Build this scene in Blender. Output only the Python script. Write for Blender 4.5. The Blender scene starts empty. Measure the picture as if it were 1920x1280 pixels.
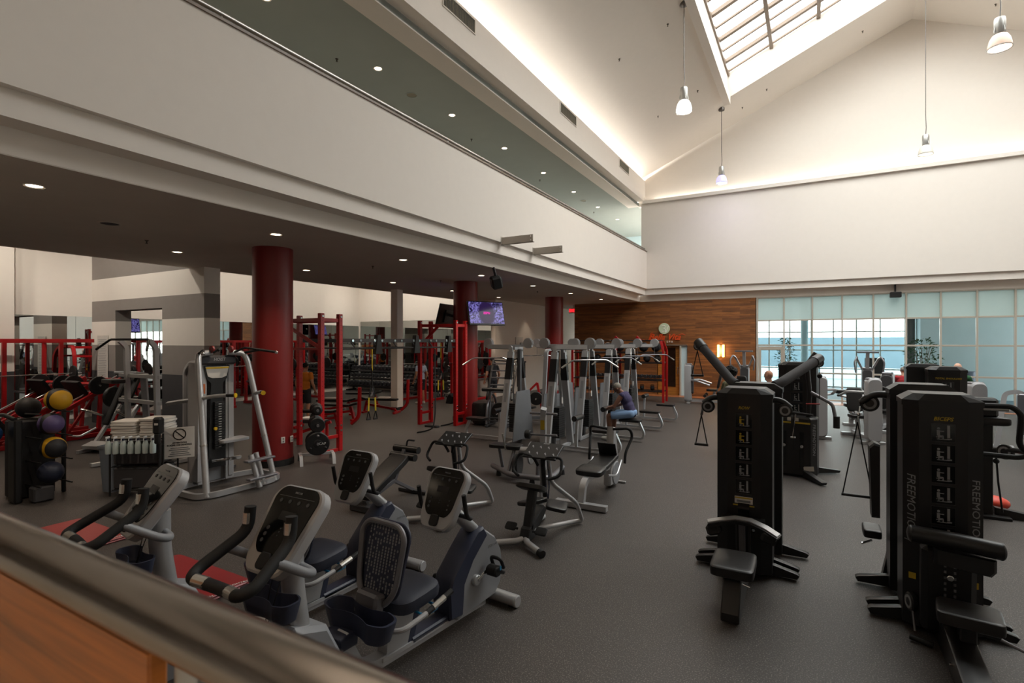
import bpy, bmesh, math, random
from mathutils import Vector, Matrix, Euler
random.seed(7)
SC = bpy.context.scene
COL = SC.collection
PI = math.pi
# ---------------------------------------------------------------- camera, sky, exposure
YAW = math.atan(561/988)                     # the lens looks 29.6 degrees left of the hall axis (+Y)
cam_d = bpy.data.cameras.new('camera'); cam = bpy.data.objects.new('camera', cam_d); COL.objects.link(cam)
cam.location = (0, 0, 2.4); cam.rotation_euler = (PI/2, 0, YAW)
cam_d.sensor_width = 36; cam_d.lens = 988/1920*36; cam_d.clip_start = .02; cam_d.clip_end = 300
cam_d.dof.use_dof = True; cam_d.dof.focus_distance = 7.5; cam_d.dof.aperture_fstop = 5.6
SC.camera = cam
SC.view_settings.view_transform = 'Standard'; SC.view_settings.look = 'None'
SC.view_settings.gamma = 1; SC.view_settings.exposure = 0.0; SC.view_settings.use_curve_mapping = False
SC.cycles.max_bounces = 8; SC.cycles.diffuse_bounces = 6; SC.cycles.glossy_bounces = 3
SC.cycles.transmission_bounces = 4; SC.cycles.transparent_max_bounces = 8
SC.cycles.sample_clamp_indirect = 4.0; SC.cycles.caustics_reflective = False; SC.cycles.caustics_refractive = False
W = bpy.data.worlds.new('sky'); SC.world = W; W.use_nodes = True
bg = W.node_tree.nodes['Background']; bg.inputs[0].default_value = (1, .975, .95, 1); bg.inputs[1].default_value = 7.6

def lamp(name, kind, loc, energy, color=(1, 1, 1), rot=(0, 0, 0), **kw):
    d = bpy.data.lights.new(name, kind); d.energy = energy; d.color = color
    for k, v in kw.items():
        if k == 'portal': d.cycles.is_portal = v
        else: setattr(d, k, v)
    o = bpy.data.objects.new(name, d); COL.objects.link(o); o.location = loc; o.rotation_euler = rot
    return o
# daylight enters through the roof glazing and through the window wall
lamp('skylight_portal', 'AREA', (0.22, 15.4, 13.9), 1, rot=(0, -math.atan(.434), 0), shape='RECTANGLE', size=6.6, size_y=12.0, portal=True)
lamp('skylight_portal', 'AREA', (6.18, 15.4, 13.9), 1, rot=(0, math.atan(.434), 0), shape='RECTANGLE', size=6.6, size_y=12.0, portal=True)
lamp('window_portal', 'AREA', (.5, 31.9, 2.4), 1, rot=(-PI/2, 0, 0), shape='RECTANGLE', size=8, size_y=4.6, portal=True)

# cove lamps lying in the trough behind the eaves wall
lamp('cove_lamp', 'AREA', (-7.32, 8, 9.42), 1400, (1, .94, .86), rot=(0, math.radians(-118), 0), shape='RECTANGLE', size=.1, size_y=31)
# ---------------------------------------------------------------- materials
def lin(c):
    if isinstance(c, str):
        c = [int(c[i:i+2], 16)/255 for i in (0, 2, 4)]
    return tuple((x/12.92 if x <= .04045 else ((x+.055)/1.055)**2.4) for x in c)
MATS = {}
def mat(name, col, rough=.5, metal=0, vary=.06, nscale=6, bump=0, bscale=60, emit=0, spec=.5, coat=0):
    """principled surface whose colour drifts a little with a noise texture; optional fine bump"""
    if name in MATS: return MATS[name]
    m = bpy.data.materials.new(name); m.use_nodes = True; MATS[name] = m
    nt = m.node_tree; N = nt.nodes; L = nt.links; b = N['Principled BSDF']; c = lin(col)
    tc = N.new('ShaderNodeTexCoord')
    no = N.new('ShaderNodeTexNoise'); no.inputs['Scale'].default_value = nscale; no.inputs['Detail'].default_value = 3
    L.new(tc.outputs['Object'], no.inputs['Vector'])
    mx = N.new('ShaderNodeMix'); mx.data_type = 'RGBA'
    mx.inputs[6].default_value = (*[x*(1-vary) for x in c], 1); mx.inputs[7].default_value = (*[min(1, x*(1+vary)) for x in c], 1)
    L.new(no.outputs['Fac'], mx.inputs[0]); L.new(mx.outputs[2], b.inputs['Base Color'])
    b.inputs['Roughness'].default_value = rough; b.inputs['Metallic'].default_value = metal
    b.inputs['Specular IOR Level'].default_value = spec; b.inputs['Coat Weight'].default_value = coat
    if bump:
        n2 = N.new('ShaderNodeTexNoise'); n2.inputs['Scale'].default_value = bscale; L.new(tc.outputs['Object'], n2.inputs['Vector'])
        bp = N.new('ShaderNodeBump'); bp.inputs['Strength'].default_value = bump; bp.inputs['Distance'].default_value = .01
        L.new(n2.outputs['Fac'], bp.inputs['Height']); L.new(bp.outputs[0], b.inputs['Normal'])
    if emit:
        L.new(mx.outputs[2], b.inputs['Emission Color']); b.inputs['Emission Strength'].default_value = emit
    return m
def glassy(name, tint=(1, 1, 1), gloss=.08, diffuse=None, dmix=.0):
    """thin pane: straight-through light, a little mirror reflection, optionally frosted"""
    m = bpy.data.materials.new(name); m.use_nodes = True; MATS[name] = m
    nt = m.node_tree; N = nt.nodes; L = nt.links; N.remove(N['Principled BSDF']); out = N['Material Output']
    t = N.new('ShaderNodeBsdfTransparent'); t.inputs[0].default_value = (*tint, 1)
    g = N.new('ShaderNodeBsdfGlossy'); g.inputs['Roughness'].default_value = .02
    fr = N.new('ShaderNodeLayerWeight'); fr.inputs[0].default_value = .25
    mu = N.new('ShaderNodeMath'); mu.operation = 'MULTIPLY'; mu.inputs[1].default_value = gloss*4; mu.use_clamp = True
    L.new(fr.outputs['Fresnel'], mu.inputs[0])
    mx = N.new('ShaderNodeMixShader'); L.new(mu.outputs[0], mx.inputs[0]); L.new(t.outputs[0], mx.inputs[1]); L.new(g.outputs[0], mx.inputs[2])
    last = mx
    if diffuse:
        tr = N.new('ShaderNodeBsdfTranslucent'); tr.inputs[0].default_value = (*lin(diffuse), 1)
        df = N.new('ShaderNodeBsdfDiffuse'); df.inputs[0].default_value = (*lin(diffuse), 1)
        a = N.new('ShaderNodeMixShader'); a.inputs[0].default_value = .55; L.new(df.outputs[0], a.inputs[1]); L.new(tr.outputs[0], a.inputs[2])
        m2 = N.new('ShaderNodeMixShader'); m2.inputs[0].default_value = dmix; L.new(mx.outputs[0], m2.inputs[1]); L.new(a.outputs[0], m2.inputs[2]); last = m2
    L.new(last.outputs[0], out.inputs[0])
    return m
def mat_planks(name, c1, c2, wx, hz, plane='xz', rough=.45):
    m = bpy.data.materials.new(name); m.use_nodes = True; MATS[name] = m
    nt = m.node_tree; N = nt.nodes; L = nt.links; b = N['Principled BSDF']; b.inputs['Roughness'].default_value = rough
    tc = N.new('ShaderNodeTexCoord'); sp = N.new('ShaderNodeSeparateXYZ'); cb = N.new('ShaderNodeCombineXYZ')
    L.new(tc.outputs['Object'], sp.inputs[0]); L.new(sp.outputs['X'], cb.inputs[0]); L.new(sp.outputs['Z' if plane == 'xz' else 'Y'], cb.inputs[1])
    br = N.new('ShaderNodeTexBrick'); br.offset = .37; br.inputs['Scale'].default_value = 1; br.inputs['Brick Width'].default_value = wx
    br.inputs['Row Height'].default_value = hz; br.inputs['Mortar Size'].default_value = .0015; br.inputs['Bias'].default_value = 0
    br.inputs['Color1'].default_value = (*lin(c1), 1); br.inputs['Color2'].default_value = (*lin(c2), 1)
    br.inputs['Mortar'].default_value = (*[x*.35 for x in lin(c1)], 1)
    L.new(cb.outputs[0], br.inputs['Vector'])
    mp = N.new('ShaderNodeMapping'); mp.inputs['Scale'].default_value = (1.5, 1.5, 38); L.new(tc.outputs['Object'], mp.inputs[0])
    no = N.new('ShaderNodeTexNoise'); no.inputs['Scale'].default_value = 1.6; no.inputs['Detail'].default_value = 6; no.inputs['Distortion'].default_value = .4
    L.new(mp.outputs[0], no.inputs['Vector'])
    rp = N.new('ShaderNodeMapRange'); rp.inputs['From Min'].default_value = .3; rp.inputs['From Max'].default_value = .7
    rp.inputs['To Min'].default_value = .55; rp.inputs['To Max'].default_value = 1.25; L.new(no.outputs['Fac'], rp.inputs[0])
    mx = N.new('ShaderNodeVectorMath'); mx.operation = 'SCALE'; L.new(br.outputs['Color'], mx.inputs[0]); L.new(rp.outputs[0], mx.inputs['Scale'])
    L.new(mx.outputs[0], b.inputs['Base Color'])
    return m
def mat_floor():
    m = bpy.data.materials.new('rubber_floor'); m.use_nodes = True
    nt = m.node_tree; N = nt.nodes; L = nt.links; b = N['Principled BSDF']
    tc = N.new('ShaderNodeTexCoord')
    n1 = N.new('ShaderNodeTexNoise'); n1.inputs['Scale'].default_value = 95; n1.inputs['Detail'].default_value = 2; L.new(tc.outputs['Object'], n1.inputs['Vector'])
    r1 = N.new('ShaderNodeValToRGB'); e = r1.color_ramp.elements
    e[0].position = .54; e[0].color = (.046, .040, .036, 1); e[1].position = .70; e[1].color = (.19, .168, .155, 1)
    L.new(n1.outputs['Fac'], r1.inputs[0])
    n2 = N.new('ShaderNodeTexNoise'); n2.inputs['Scale'].default_value = .7; n2.inputs['Detail'].default_value = 4; L.new(tc.outputs['Object'], n2.inputs['Vector'])
    mr = N.new('ShaderNodeMapRange'); mr.inputs['To Min'].default_value = .8; mr.inputs['To Max'].default_value = 1.2; L.new(n2.outputs['Fac'], mr.inputs[0])
    mx = N.new('ShaderNodeVectorMath'); mx.operation = 'SCALE'; L.new(r1.outputs[0], mx.inputs[0]); L.new(mr.outputs[0], mx.inputs['Scale'])
    L.new(mx.outputs[0], b.inputs['Base Color']); b.inputs['Roughness'].default_value = .5; b.inputs['Specular IOR Level'].default_value = .4
    bp = N.new('ShaderNodeBump'); bp.inputs['Strength'].default_value = .15; bp.inputs['Distance'].default_value = .004
    L.new(n1.outputs['Fac'], bp.inputs['Height']); L.new(bp.outputs[0], b.inputs['Normal'])
    return m

# ---------------------------------------------------------------- mesh gathering
def rotm(rx=0, ry=0, rz=0):
    return Euler((math.radians(rx), math.radians(ry), math.radians(rz))).to_matrix()
class G:
    """collects simple solids; obj() links them as ONE mesh object"""
    def __init__(s): s.v = []; s.f = []
    def add(s, vs, fs):
        k = len(s.v); s.v.extend([tuple(p) for p in vs]); s.f.extend([tuple(i+k for i in f) for f in fs]); return s
    def box(s, c, size, R=None, b=.004):
        hx, hy, hz = [x/2 for x in size]; b = min(b, hx*.49, hy*.49, hz*.49); c = Vector(c); vs = []; idx = {}
        for sx in (-1, 1):
            for sy in (-1, 1):
                for sz in (-1, 1):
                    for a in range(3):
                        p = Vector((sx*(hx-(b if a != 0 else 0)), sy*(hy-(b if a != 1 else 0)), sz*(hz-(b if a != 2 else 0))))
                        idx[sx, sy, sz, a] = len(vs); vs.append((R @ p if R else p)+c)
        fs = []
        for a in range(3):
            u, w = [(1, 2), (2, 0), (0, 1)][a]
            for sg in (-1, 1):
                q = []
                for su, sw in ((-1, -1), (1, -1), (1, 1), (-1, 1)):
                    t = [0, 0, 0]; t[a] = sg; t[u] = su; t[w] = sw; q.append(idx[t[0], t[1], t[2], a])
                fs.append(q if sg > 0 else q[::-1])
        for a in range(3):                      # chamfer strips along axis a
            u, w = [(1, 2), (2, 0), (0, 1)][a]
            for su in (-1, 1):
                for sw in (-1, 1):
                    def g(sa, k):
                        t = [0, 0, 0]; t[a] = sa; t[u] = su; t[w] = sw; return idx[t[0], t[1], t[2], k]
                    q = [g(-1, u), g(1, u), g(1, w), g(-1, w)]
                    fs.append(q if su*sw < 0 else q[::-1])
        for sx in (-1, 1):
            for sy in (-1, 1):
                for sz in (-1, 1):
                    q = [idx[sx, sy, sz, 0], idx[sx, sy, sz, 1], idx[sx, sy, sz, 2]]
                    fs.append(q if sx*sy*sz > 0 else q[::-1])
        return s.add(vs, fs)
    def bar(s, p, q, w, h, b=.004, up=(0, 0, 1)):
        p = Vector(p); q = Vector(q); y = (q-p); ln = y.length; y.normalize(); up = Vector(up)
        x = y.cross(up)
        if x.length < 1e-4: x = y.cross(Vector((1, 0, 0)))
        x.normalize(); z = x.cross(y)
        return s.box((p+q)/2, (w, ln, h), Matrix((x, y, z)).transposed(), b)
    def ring_sweep(s, rings, closed=False, caps=True):
        n = len(rings[0]); vs = [p for r in rings for p in r]; fs = []
        m = len(rings)
        for i in range(m if closed else m-1):
            for j in range(n):
                a = i*n+j; b_ = i*n+(j+1) % n; c = ((i+1) % m)*n+(j+1) % n; d = ((i+1) % m)*n+j
                fs.append((a, b_, c, d))
        if caps and not closed:
            fs.append(tuple(range(n))[::-1]); fs.append(tuple((m-1)*n+j for j in range(n)))
        return s.add(vs, fs)
    def tube(s, pts, r, seg=10, fil=0., closed=False, sx=1., rs=None, up=None):
        """round (or flattened: sx) tube along a path whose corners are rounded with radius fil"""
        P = [Vector(p) for p in pts]
        if fil:
            Q = []; n = len(P)
            for i, p in enumerate(P):
                if not closed and i in (0, n-1): Q.append(p); continue
                a = P[i-1]-p; c = P[(i+1) % n]-p; f = min(fil, a.length*.48, c.length*.48)
                p0 = p+a.normalized()*f; p2 = p+c.normalized()*f
                for t in (0, .2, .4, .6, .8, 1): Q.append((1-t)**2*p0+2*t*(1-t)*p+t*t*p2)
            P = [q for i, q in enumerate(Q) if i == 0 or (q-Q[i-1]).length > 1e-5]
        n = len(P); rings = []; prev = None
        for i, p in enumerate(P):
            t = (P[(i+1) % n]-P[i-1]) if closed else (P[min(i+1, n-1)]-P[max(i-1, 0)])
            t.normalize()
            if prev is None:
                u = Vector(up) if up else (Vector((0, 0, 1)) if abs(t.z) < .9 else Vector((1, 0, 0)))
            else: u = prev
            u = (u-t*u.dot(t)).normalized(); prev = u; w = t.cross(u)
            rr = rs[min(i, len(rs)-1)] if rs else r
            rings.append([p+(u*math.cos(2*PI*k/seg)+w*sx*math.sin(2*PI*k/seg))*rr for k in range(seg)])
        return s.ring_sweep(rings, closed)
    def rtube(s, pts, w, h, fil=0, closed=False, up=(1, 0, 0)):
        """rectangular tube along a path; `up` is the direction of its width w"""
        k = len(s.v); s.tube(pts, 1, 4, fil, closed, up=up)
        g = G(); P = [Vector(p) for p in s.v[k:]]; n = len(P)//4
        for i in range(n):
            q = P[i*4:i*4+4]; c = sum(q, Vector())/4; a = (q[0]-c).normalized()*(w/2); b = (q[1]-c).normalized()*(h/2)
            for j, (e, f) in enumerate(((1, -1), (1, 1), (-1, 1), (-1, -1))): s.v[k+i*4+j] = tuple(c+a*e+b*f)
        return s
    def cyl(s, p, q, r, r2=None, seg=20):
        p = Vector(p); q = Vector(q); return s.tube([p, q], r, seg, rs=[r, r if r2 is None else r2])
    def disc(s, c, ax, r, th, seg=28, bev=.15, hole=0):
        """plate with softened rim, axis ax"""
        c = Vector(c); ax = Vector(ax).normalized(); e = th*bev
        pr = [(hole, -th/2), (r-e, -th/2), (r, -th/2+e), (r, th/2-e), (r-e, th/2), (hole, th/2)]
        return s.lathe(pr, c, ax, seg, hole > 0)
    def lathe(s, prof, c=(0, 0, 0), ax=(0, 0, 1), seg=24, closed=False):
        c = Vector(c); ax = Vector(ax).normalized(); u = ax.orthogonal().normalized(); w = ax.cross(u)
        rings = [[c+ax*h+(u*math.cos(2*PI*k/seg)+w*math.sin(2*PI*k/seg))*max(r, 1e-4) for k in range(seg)] for r, h in prof]
        return s.ring_sweep(rings, closed)
    def sph(s, c, r, seg=18, ring=10, R=None, e=1.0):
        """ellipsoid; e<1 makes it boxier (cushion)"""
        if not hasattr(r, '__len__'): r = (r, r, r)
        c = Vector(c); f = lambda t: math.copysign(abs(t)**e, t); rings = []
        for i in range(ring+1):
            a = -PI/2+PI*i/ring; ca, sa = f(max(math.cos(a), 1e-4)), f(math.sin(a)); row = []
            for k in range(seg):
                b = 2*PI*k/seg; p = Vector((r[0]*ca*f(math.cos(b)), r[1]*ca*f(math.sin(b)), r[2]*sa)); row.append((R @ p if R else p)+c)
            rings.append(row)
        return s.ring_sweep(rings)
    def pad(s, c, size, R=None, e=.35, seg=24, ring=10):
        return s.sph(c, [x/2 for x in size], seg, ring, R, e)
    def prism(s, poly, ax, a, b, bev=0.):
        """2-D outline extruded along axis ax ('x','y','z') from a to b, rims chamfered by bev"""
        n = len(poly); m = lambda u, v, w: {'x': (w, u, v), 'y': (u, w, v), 'z': (u, v, w)}[ax]
        cx = sum(p[0] for p in poly)/n; cy = sum(p[1] for p in poly)/n
        def ins(p):
            if not bev: return p
            d = math.hypot(p[0]-cx, p[1]-cy) or 1; k = max(0, 1-bev/d); return (cx+(p[0]-cx)*k, cy+(p[1]-cy)*k)
        if bev: rings = [[m(*ins(p), a) for p in poly], [m(*p, a+bev) for p in poly], [m(*p, b-bev) for p in poly], [m(*ins(p), b) for p in poly]]
        else: rings = [[m(*p, a) for p in poly], [m(*p, b) for p in poly]]
        return s.ring_sweep(rings)
    def xf(s, M):
        """transform everything gathered so far"""
        s.v = [tuple(M @ Vector(p)) for p in s.v]; return s
    def obj(s, name, m, parent=None, smooth=35, kind=None, label=None):
        me = bpy.data.meshes.new(name); me.from_pydata(s.v, [], s.f)
        bm = bmesh.new(); bm.from_mesh(me); bmesh.ops.recalc_face_normals(bm, faces=bm.faces); bm.to_mesh(me); bm.free()
        if smooth:
            me.polygons.foreach_set('use_smooth', [True]*len(me.polygons)); me.set_sharp_from_angle(angle=math.radians(smooth))
        me.materials.append(MATS[m] if isinstance(m, str) else m)
        o = bpy.data.objects.new(name, me); COL.objects.link(o)
        if parent: o.parent = parent
        if kind: o['kind'] = kind
        if label: o['label'] = label
        return o
def rrect(w, h, r, n=5, cx=0, cy=0):
    """rounded rectangle outline"""
    P = []
    for (sx, sy, a0) in ((1, 1, 0), (-1, 1, 90), (-1, -1, 180), (1, -1, 270)):
        for i in range(n+1):
            a = math.radians(a0+90*i/n); P.append((cx+sx*(w/2-r)+r*math.cos(a), cy+sy*(h/2-r)+r*math.sin(a)))
    return P
def tag(o, label, cat, group=None):
    o['label'] = label; o['category'] = cat
    if group: o['group'] = group
    return o
def thing(name, label, cat, loc=(0, 0, 0), rz=0, group=None):
    o = bpy.data.objects.new(name, None); COL.objects.link(o); o.empty_display_size = .1
    o.location = loc; o.rotation_euler = (0, 0, math.radians(rz)); return tag(o, label, cat, group)
def dup(root, loc, rz=None, label=None, group=None):
    """a copy of a thing with copies of its parts and sub-parts (mesh data shared)"""
    r = root.copy(); COL.objects.link(r); r.location = loc
    if rz is not None: r.rotation_euler = (0, 0, math.radians(rz))
    if label: r['label'] = label
    if group: r['group'] = group
    def kids(a, b):
        for ch in [o for o in a.children]:
            k = ch.copy(); COL.objects.link(k); k.parent = b; kids(ch, k)
    kids(root, r); return r
def text_mesh(name, txt, size, m, parent=None, loc=(0, 0, 0), rot=(90, 0, 0), depth=.0015, shear=0., align='CENTER', bold=0., space=1.):
    cu = bpy.data.curves.new('t', 'FONT'); cu.body = txt; cu.size = size; cu.align_x = align; cu.align_y = 'CENTER'
    cu.extrude = depth; cu.shear = shear; cu.offset = bold; cu.space_character = space; cu.resolution_u = 2
    t = bpy.data.objects.new('t', cu); COL.objects.link(t)
    me = bpy.data.meshes.new_from_object(t.evaluated_get(bpy.context.evaluated_depsgraph_get()))
    bpy.data.objects.remove(t); bpy.data.curves.remove(cu); me.name = name
    me.materials.clear(); me.materials.append(MATS[m] if isinstance(m, str) else m)
    o = bpy.data.objects.new(name, me); COL.objects.link(o); o.location = loc
    o.rotation_euler = [math.radians(a) for a in rot]
    if parent: o.parent = parent
    return o
# ---------------------------------------------------------------- palette
mat('wall_white', 'EAE3DB', .85, vary=.02, bump=.03, bscale=40, spec=.2)
mat('wall_warm', 'ECE5DC', .85, vary=.02, spec=.2)
mat('wall_teal', 'C6DCE2', .8, vary=.04, nscale=1.5)
mat('ceil_dark', 'D0C8BE', .9, vary=.06, nscale=2, spec=.1)
mat('ceil_teal', 'A8AFAA', .9, vary=.04, nscale=2, spec=.1)
mat('stripe_grey', '8E8782', .85); mat('stripe_mid', '6F6A68', .85); mat('stripe_dark', '3F3E40', .85)
mat('red_column', '7E1D1C', .38, vary=.05, nscale=2); mat('black_base', '151515', .6)
mat('mullion', 'BBB3A6', .4, vary=.03); mat('bronze', '7B6A5A', .4)
mat('steel', 'B7B4B0', .28, metal=1, vary=.04); mat('steel_dark', '6A6663', .3, metal=1, vary=.08)
mat('chrome', 'D8D8D8', .1, metal=1, vary=.02)
mat('mirror', 'D5DAD8', .015, metal=1, vary=.0)
mat('led_warm', (1, .80, .60), emit=75); mat('led_white', (1, .97, .93), emit=9); mat('bulb', (1, .9, .78), emit=12)
mat('stone_light', 'CFCBC3', .5, vary=.08, nscale=3)
mat('orange_floor', 'A4633A', .35, vary=.15, nscale=3)
mat_planks('wood_wall_m', '9C6436', '74492A', 1.1, .085)
mat_planks('wood_gold_m', 'B97A36', 'A86C2E', 3, 2, rough=.35)
FLOOR = mat_floor()
def S(g, name, m, **k): return g.obj(name, m, kind='structure', **k)
def slab(name, m, x0, x1, y0, y1, z0, z1, parent=None, b=.0):
    return G().box(((x0+x1)/2, (y0+y1)/2, (z0+z1)/2), (x1-x0, y1-y0, z1-z0), b=b).obj(name, m, parent, smooth=0, kind='structure')
# ---------------------------------------------------------------- floor, hall walls
slab('floor', FLOOR, -27, 14, -8, 24.6, -.2, 0)
slab('floor.001', FLOOR, -12.5, -9.6, 24.6, 31, -.2, 0)
slab('trim_1', 'orange_floor', -10.1, 13.0, 23.25, 23.96, 0, .012)
slab('wall_right', 'wall_white', 13.0, 13.3, -8, 24, 0, 10.2)
slab('wall_front', 'wall_white', -27, 13.3, -8.3, -8, 0, 10.2)
# gable walls and roof
EAVE, RIDGE, XL, XR, XM = 9.93, 14.2, -6.64, 13.04, 3.2
SL = (RIDGE-EAVE)/(XM-XL)
def roofz(x): return RIDGE-abs(x-XM)*SL
S(G().prism([(XL-.3, 8.6), (XR+.3, 8.6), (XR+.3, EAVE), (XM, RIDGE+.05), (XL-.3, EAVE)], 'y', 24.0, 24.3), 'wall_back', 'wall_warm', smooth=0)
S(G().prism([(XL-.3, 8.6), (XR+.3, 8.6), (XR+.3, EAVE), (XM, RIDGE+.05), (XL-.3, EAVE)], 'y', -8.3, -8.0), 'wall_front.001', 'wall_white', smooth=0)
def roof(xa, xb, ya, yb, name):
    za, zb = roofz(xa), roofz(xb)
    S(G().add([(xa, ya, za), (xb, ya, zb), (xb, yb, zb), (xa, yb, za), (xa, ya, za+.15), (xb, ya, zb+.15), (xb, yb, zb+.15), (xa, yb, za+.15)],
      [(0, 1, 2, 3), (7, 6, 5, 4), (0, 4, 5, 1), (1, 5, 6, 2), (2, 6, 7, 3), (3, 7, 4, 0)]), name, 'wall_warm', smooth=0)
SK0, SK1, SKY0, SKY1 = -2.75, 9.15, 9.4, 21.4     # roof-light opening; the unseen half on the right slope is added for daylight
roof(XL-.9, SK0, -8.3, 24.3, 'ceiling'); roof(SK1, XR+.3, -8.3, 24.3, 'ceiling.001')
for xa, xb in ((SK0, XM), (XM, SK1)):
    roof(xa, xb, SKY1, 24.3, 'ceiling.002'); roof(xa, xb, -8.3, SKY0, 'ceiling.003')
# roof-light shaft and kerb
SH = .95
def shaft(xa, xb, y, name):
    S(G().add([(xa, y, roofz(xa)+.15), (xb, y, roofz(xb)+.15), (xb, y, roofz(xb)+SH), (xa, y, roofz(xa)+SH), (xa, y+.1, roofz(xa)+.15), (xb, y+.1, roofz(xb)+.15), (xb, y+.1, roofz(xb)+SH), (xa, y+.1, roofz(xa)+SH)],
      [(0, 1, 2, 3), (7, 6, 5, 4), (0, 4, 5, 1), (1, 5, 6, 2), (2, 6, 7, 3), (3, 7, 4, 0)]), name, 'wall_white', smooth=0)
for xa, xb in ((SK0, XM), (XM, SK1)): shaft(xa, xb, SKY1, 'wall_back.001'); shaft(xa, xb, SKY0-.1, 'wall_front.002')
slab('wall_left.004', 'wall_white', SK0-.1, SK0, SKY0, SKY1+.1, roofz(SK0)+.0, roofz(SK0)+SH)
slab('wall_right.001', 'wall_white', SK1, SK1+.1, SKY0, SKY1+.1, roofz(SK1)+.0, roofz(SK1)+SH)
slab('trim_2', 'wall_white', SK0-.14, SK0+.1, SKY0, SKY1-.05, roofz(SK0)-.28, roofz(SK0)+.06)
slab('trim_3', 'wall_white', SK1-.1, SK1+.14, SKY0, SKY1-.05, roofz(SK1)-.28, roofz(SK1)+.06)
# roof glazing: frame of rafters and purlins plus panes
gf = G(); gp_ = G()
for sgn in (-1, 1):
    def gz(u): return roofz(XM+sgn*u)+SH
    n = 4; U = 5.95
    for i in range(n+1):
        u = U*i/n; x = XM+sgn*u
        gf.bar((x, SKY0, gz(u)-.06), (x, SKY1, gz(u)-.06), .12, .16)
    y = SKY0+.2
    k = 0
    while y < SKY1:
        gf.bar((XM, y, gz(0)), (XM+sgn*U, y, gz(U)), .08 if k % 2 else .15, .06 if k % 2 else .12); y += .78; k += 1
    gp_.add([(XM, SKY0, gz(0)+.05), (XM+sgn*U, SKY0, gz(U)+.05), (XM+sgn*U, SKY1, gz(U)+.05), (XM, SKY1, gz(0)+.05)], [(0, 1, 2, 3)])
glassy('clear_glass', (.93, .97, .97), .05)
glassy('frost_glass', (.9, 1, 1), .03, 'DCE8E5', .9)
w = S(gf, 'window_3', 'bronze'); gp_.obj('pane', 'clear_glass', w, smooth=0)
# ---------------------------------------------------------------- mezzanine on the left
slab('ceiling.004', 'ceil_dark', -13.3, -6.842, -8, 24, 4.22, 4.231)
slab('ceiling.005', 'ceil_dark', -12.5, -9.6, 24.001, 31, 4.22, 4.3)
slab('wall_left', 'wall_white', -7.3, -6.84, -8, 24.0, 4.232, 4.50)
slab('wall_left.001', 'wall_white', -7.3, -6.53, -8, 23.69, 4.50, 4.77)
slab('wall_left.002', 'wall_white', -6.62, -6.436, -8, 23.6, 4.77, 6.42)
slab('trim_4', 'bronze', -6.66, -6.41, -8, 23.6, 6.42, 6.455)
slab('floor.002', 'stone_light', -13.3, -6.6, -8, 31, 5.2, 5.3)
slab('ceiling.006', 'ceil_teal', -13.5, -6.9, -8, 31, 8.63, 8.75)
slab('wall_left.003', 'wall_teal', -13.6, -13.3, -8, 31, 4.3, 8.7)
slab('wall_back.002', 'wall_teal', -13.3, -6.7, 30.8, 31, 4.3, 8.7)
slab('trim_5', 'wall_white', -7.4, -6.90, -8, 24, 8.60, 8.76)
slab('trim_6', 'wall_white', -7.4, -6.60, -8, 23.75, 8.76, 8.96)
slab('wall_left.005', 'wall_white', -6.72, -6.62, -8, 24, 8.96, 9.73)
slab('wall_left.012', 'wall_white', -7.5, -7.4, -8, 24, 8.76, 9.9)
slab('trim_7', 'wall_white', -7.4, -6.72, -8, 24, 9.30, 9.34)
# back wall above the windows, its stepped edge and the light ledge
slab('wall_back.003', 'wall_white', -6.68, 13, 23.6, 24.05, 4.77, 8.62)
slab('wall_back.004', 'wall_white', -6.53, 13, 23.69, 24.1, 4.50, 4.77)
slab('wall_back.005', 'wall_white', -6.84, 13, 24.0, 24.3, 4.22, 4.50)
slab('trim_8', 'wall_white', -6.6, 13, 23.48, 24.0, 8.58, 8.72)
slab('trim_9', 'led_white', -6.2, 12.8, 23.84, 23.9, 8.74, 8.76)
# wood feature wall with a doorway, then the window wall
WX0, WX1, DX0, DX1, DZ = -10.1, -1.98, -6.1, -4.75, 2.27
gw = G()
for x0, x1, z0, z1 in ((WX0, DX0, 0, 4.22), (DX1, WX1, 0, 4.22), (DX0, DX1, DZ, 4.22)): gw.box(((x0+x1)/2, 24.1, (z0+z1)/2), (x1-x0, .2, z1-z0), b=0)
S(gw, 'wall_back.006', 'wood_wall_m', smooth=0)
gd = G().box(((DX0+DX1)/2-.14, 24.16, 1.1), (1.0, .06, 2.2)); d1 = S(gd, 'door_1', 'wood_gold_m')
mat('dark_glass', '2A1A12', .15, vary=.1)
G().box(((DX0+DX1)/2-.1, 24.12, 1.25), (.5, .02, 1.75)).obj('dark_panel', 'dark_glass', d1)
G().tube([(DX1-.42, 24.12, .95), (DX1-.42, 24.07, .95), (DX1-.42, 24.07, 1.25), (DX1-.42, 24.12, 1.25)], .012, 8, .03).obj('handle', 'steel', d1)
slab('trim_10', 'mullion', DX1-.32, DX1-.26, 23.97, 24.2, 0, DZ); slab('trim_11', 'wall_teal', DX1-.26, DX1-.0, 24.05, 24.2, 0, DZ)
slab('trim_12', 'bronze', DX0, DX1, 23.96, 24.2, DZ-.05, DZ)
slab('wall_back.007', 'wood_wall_m', DX0-.2, DX1+.2, 24.4, 24.5, 0, 2.6)
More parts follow.
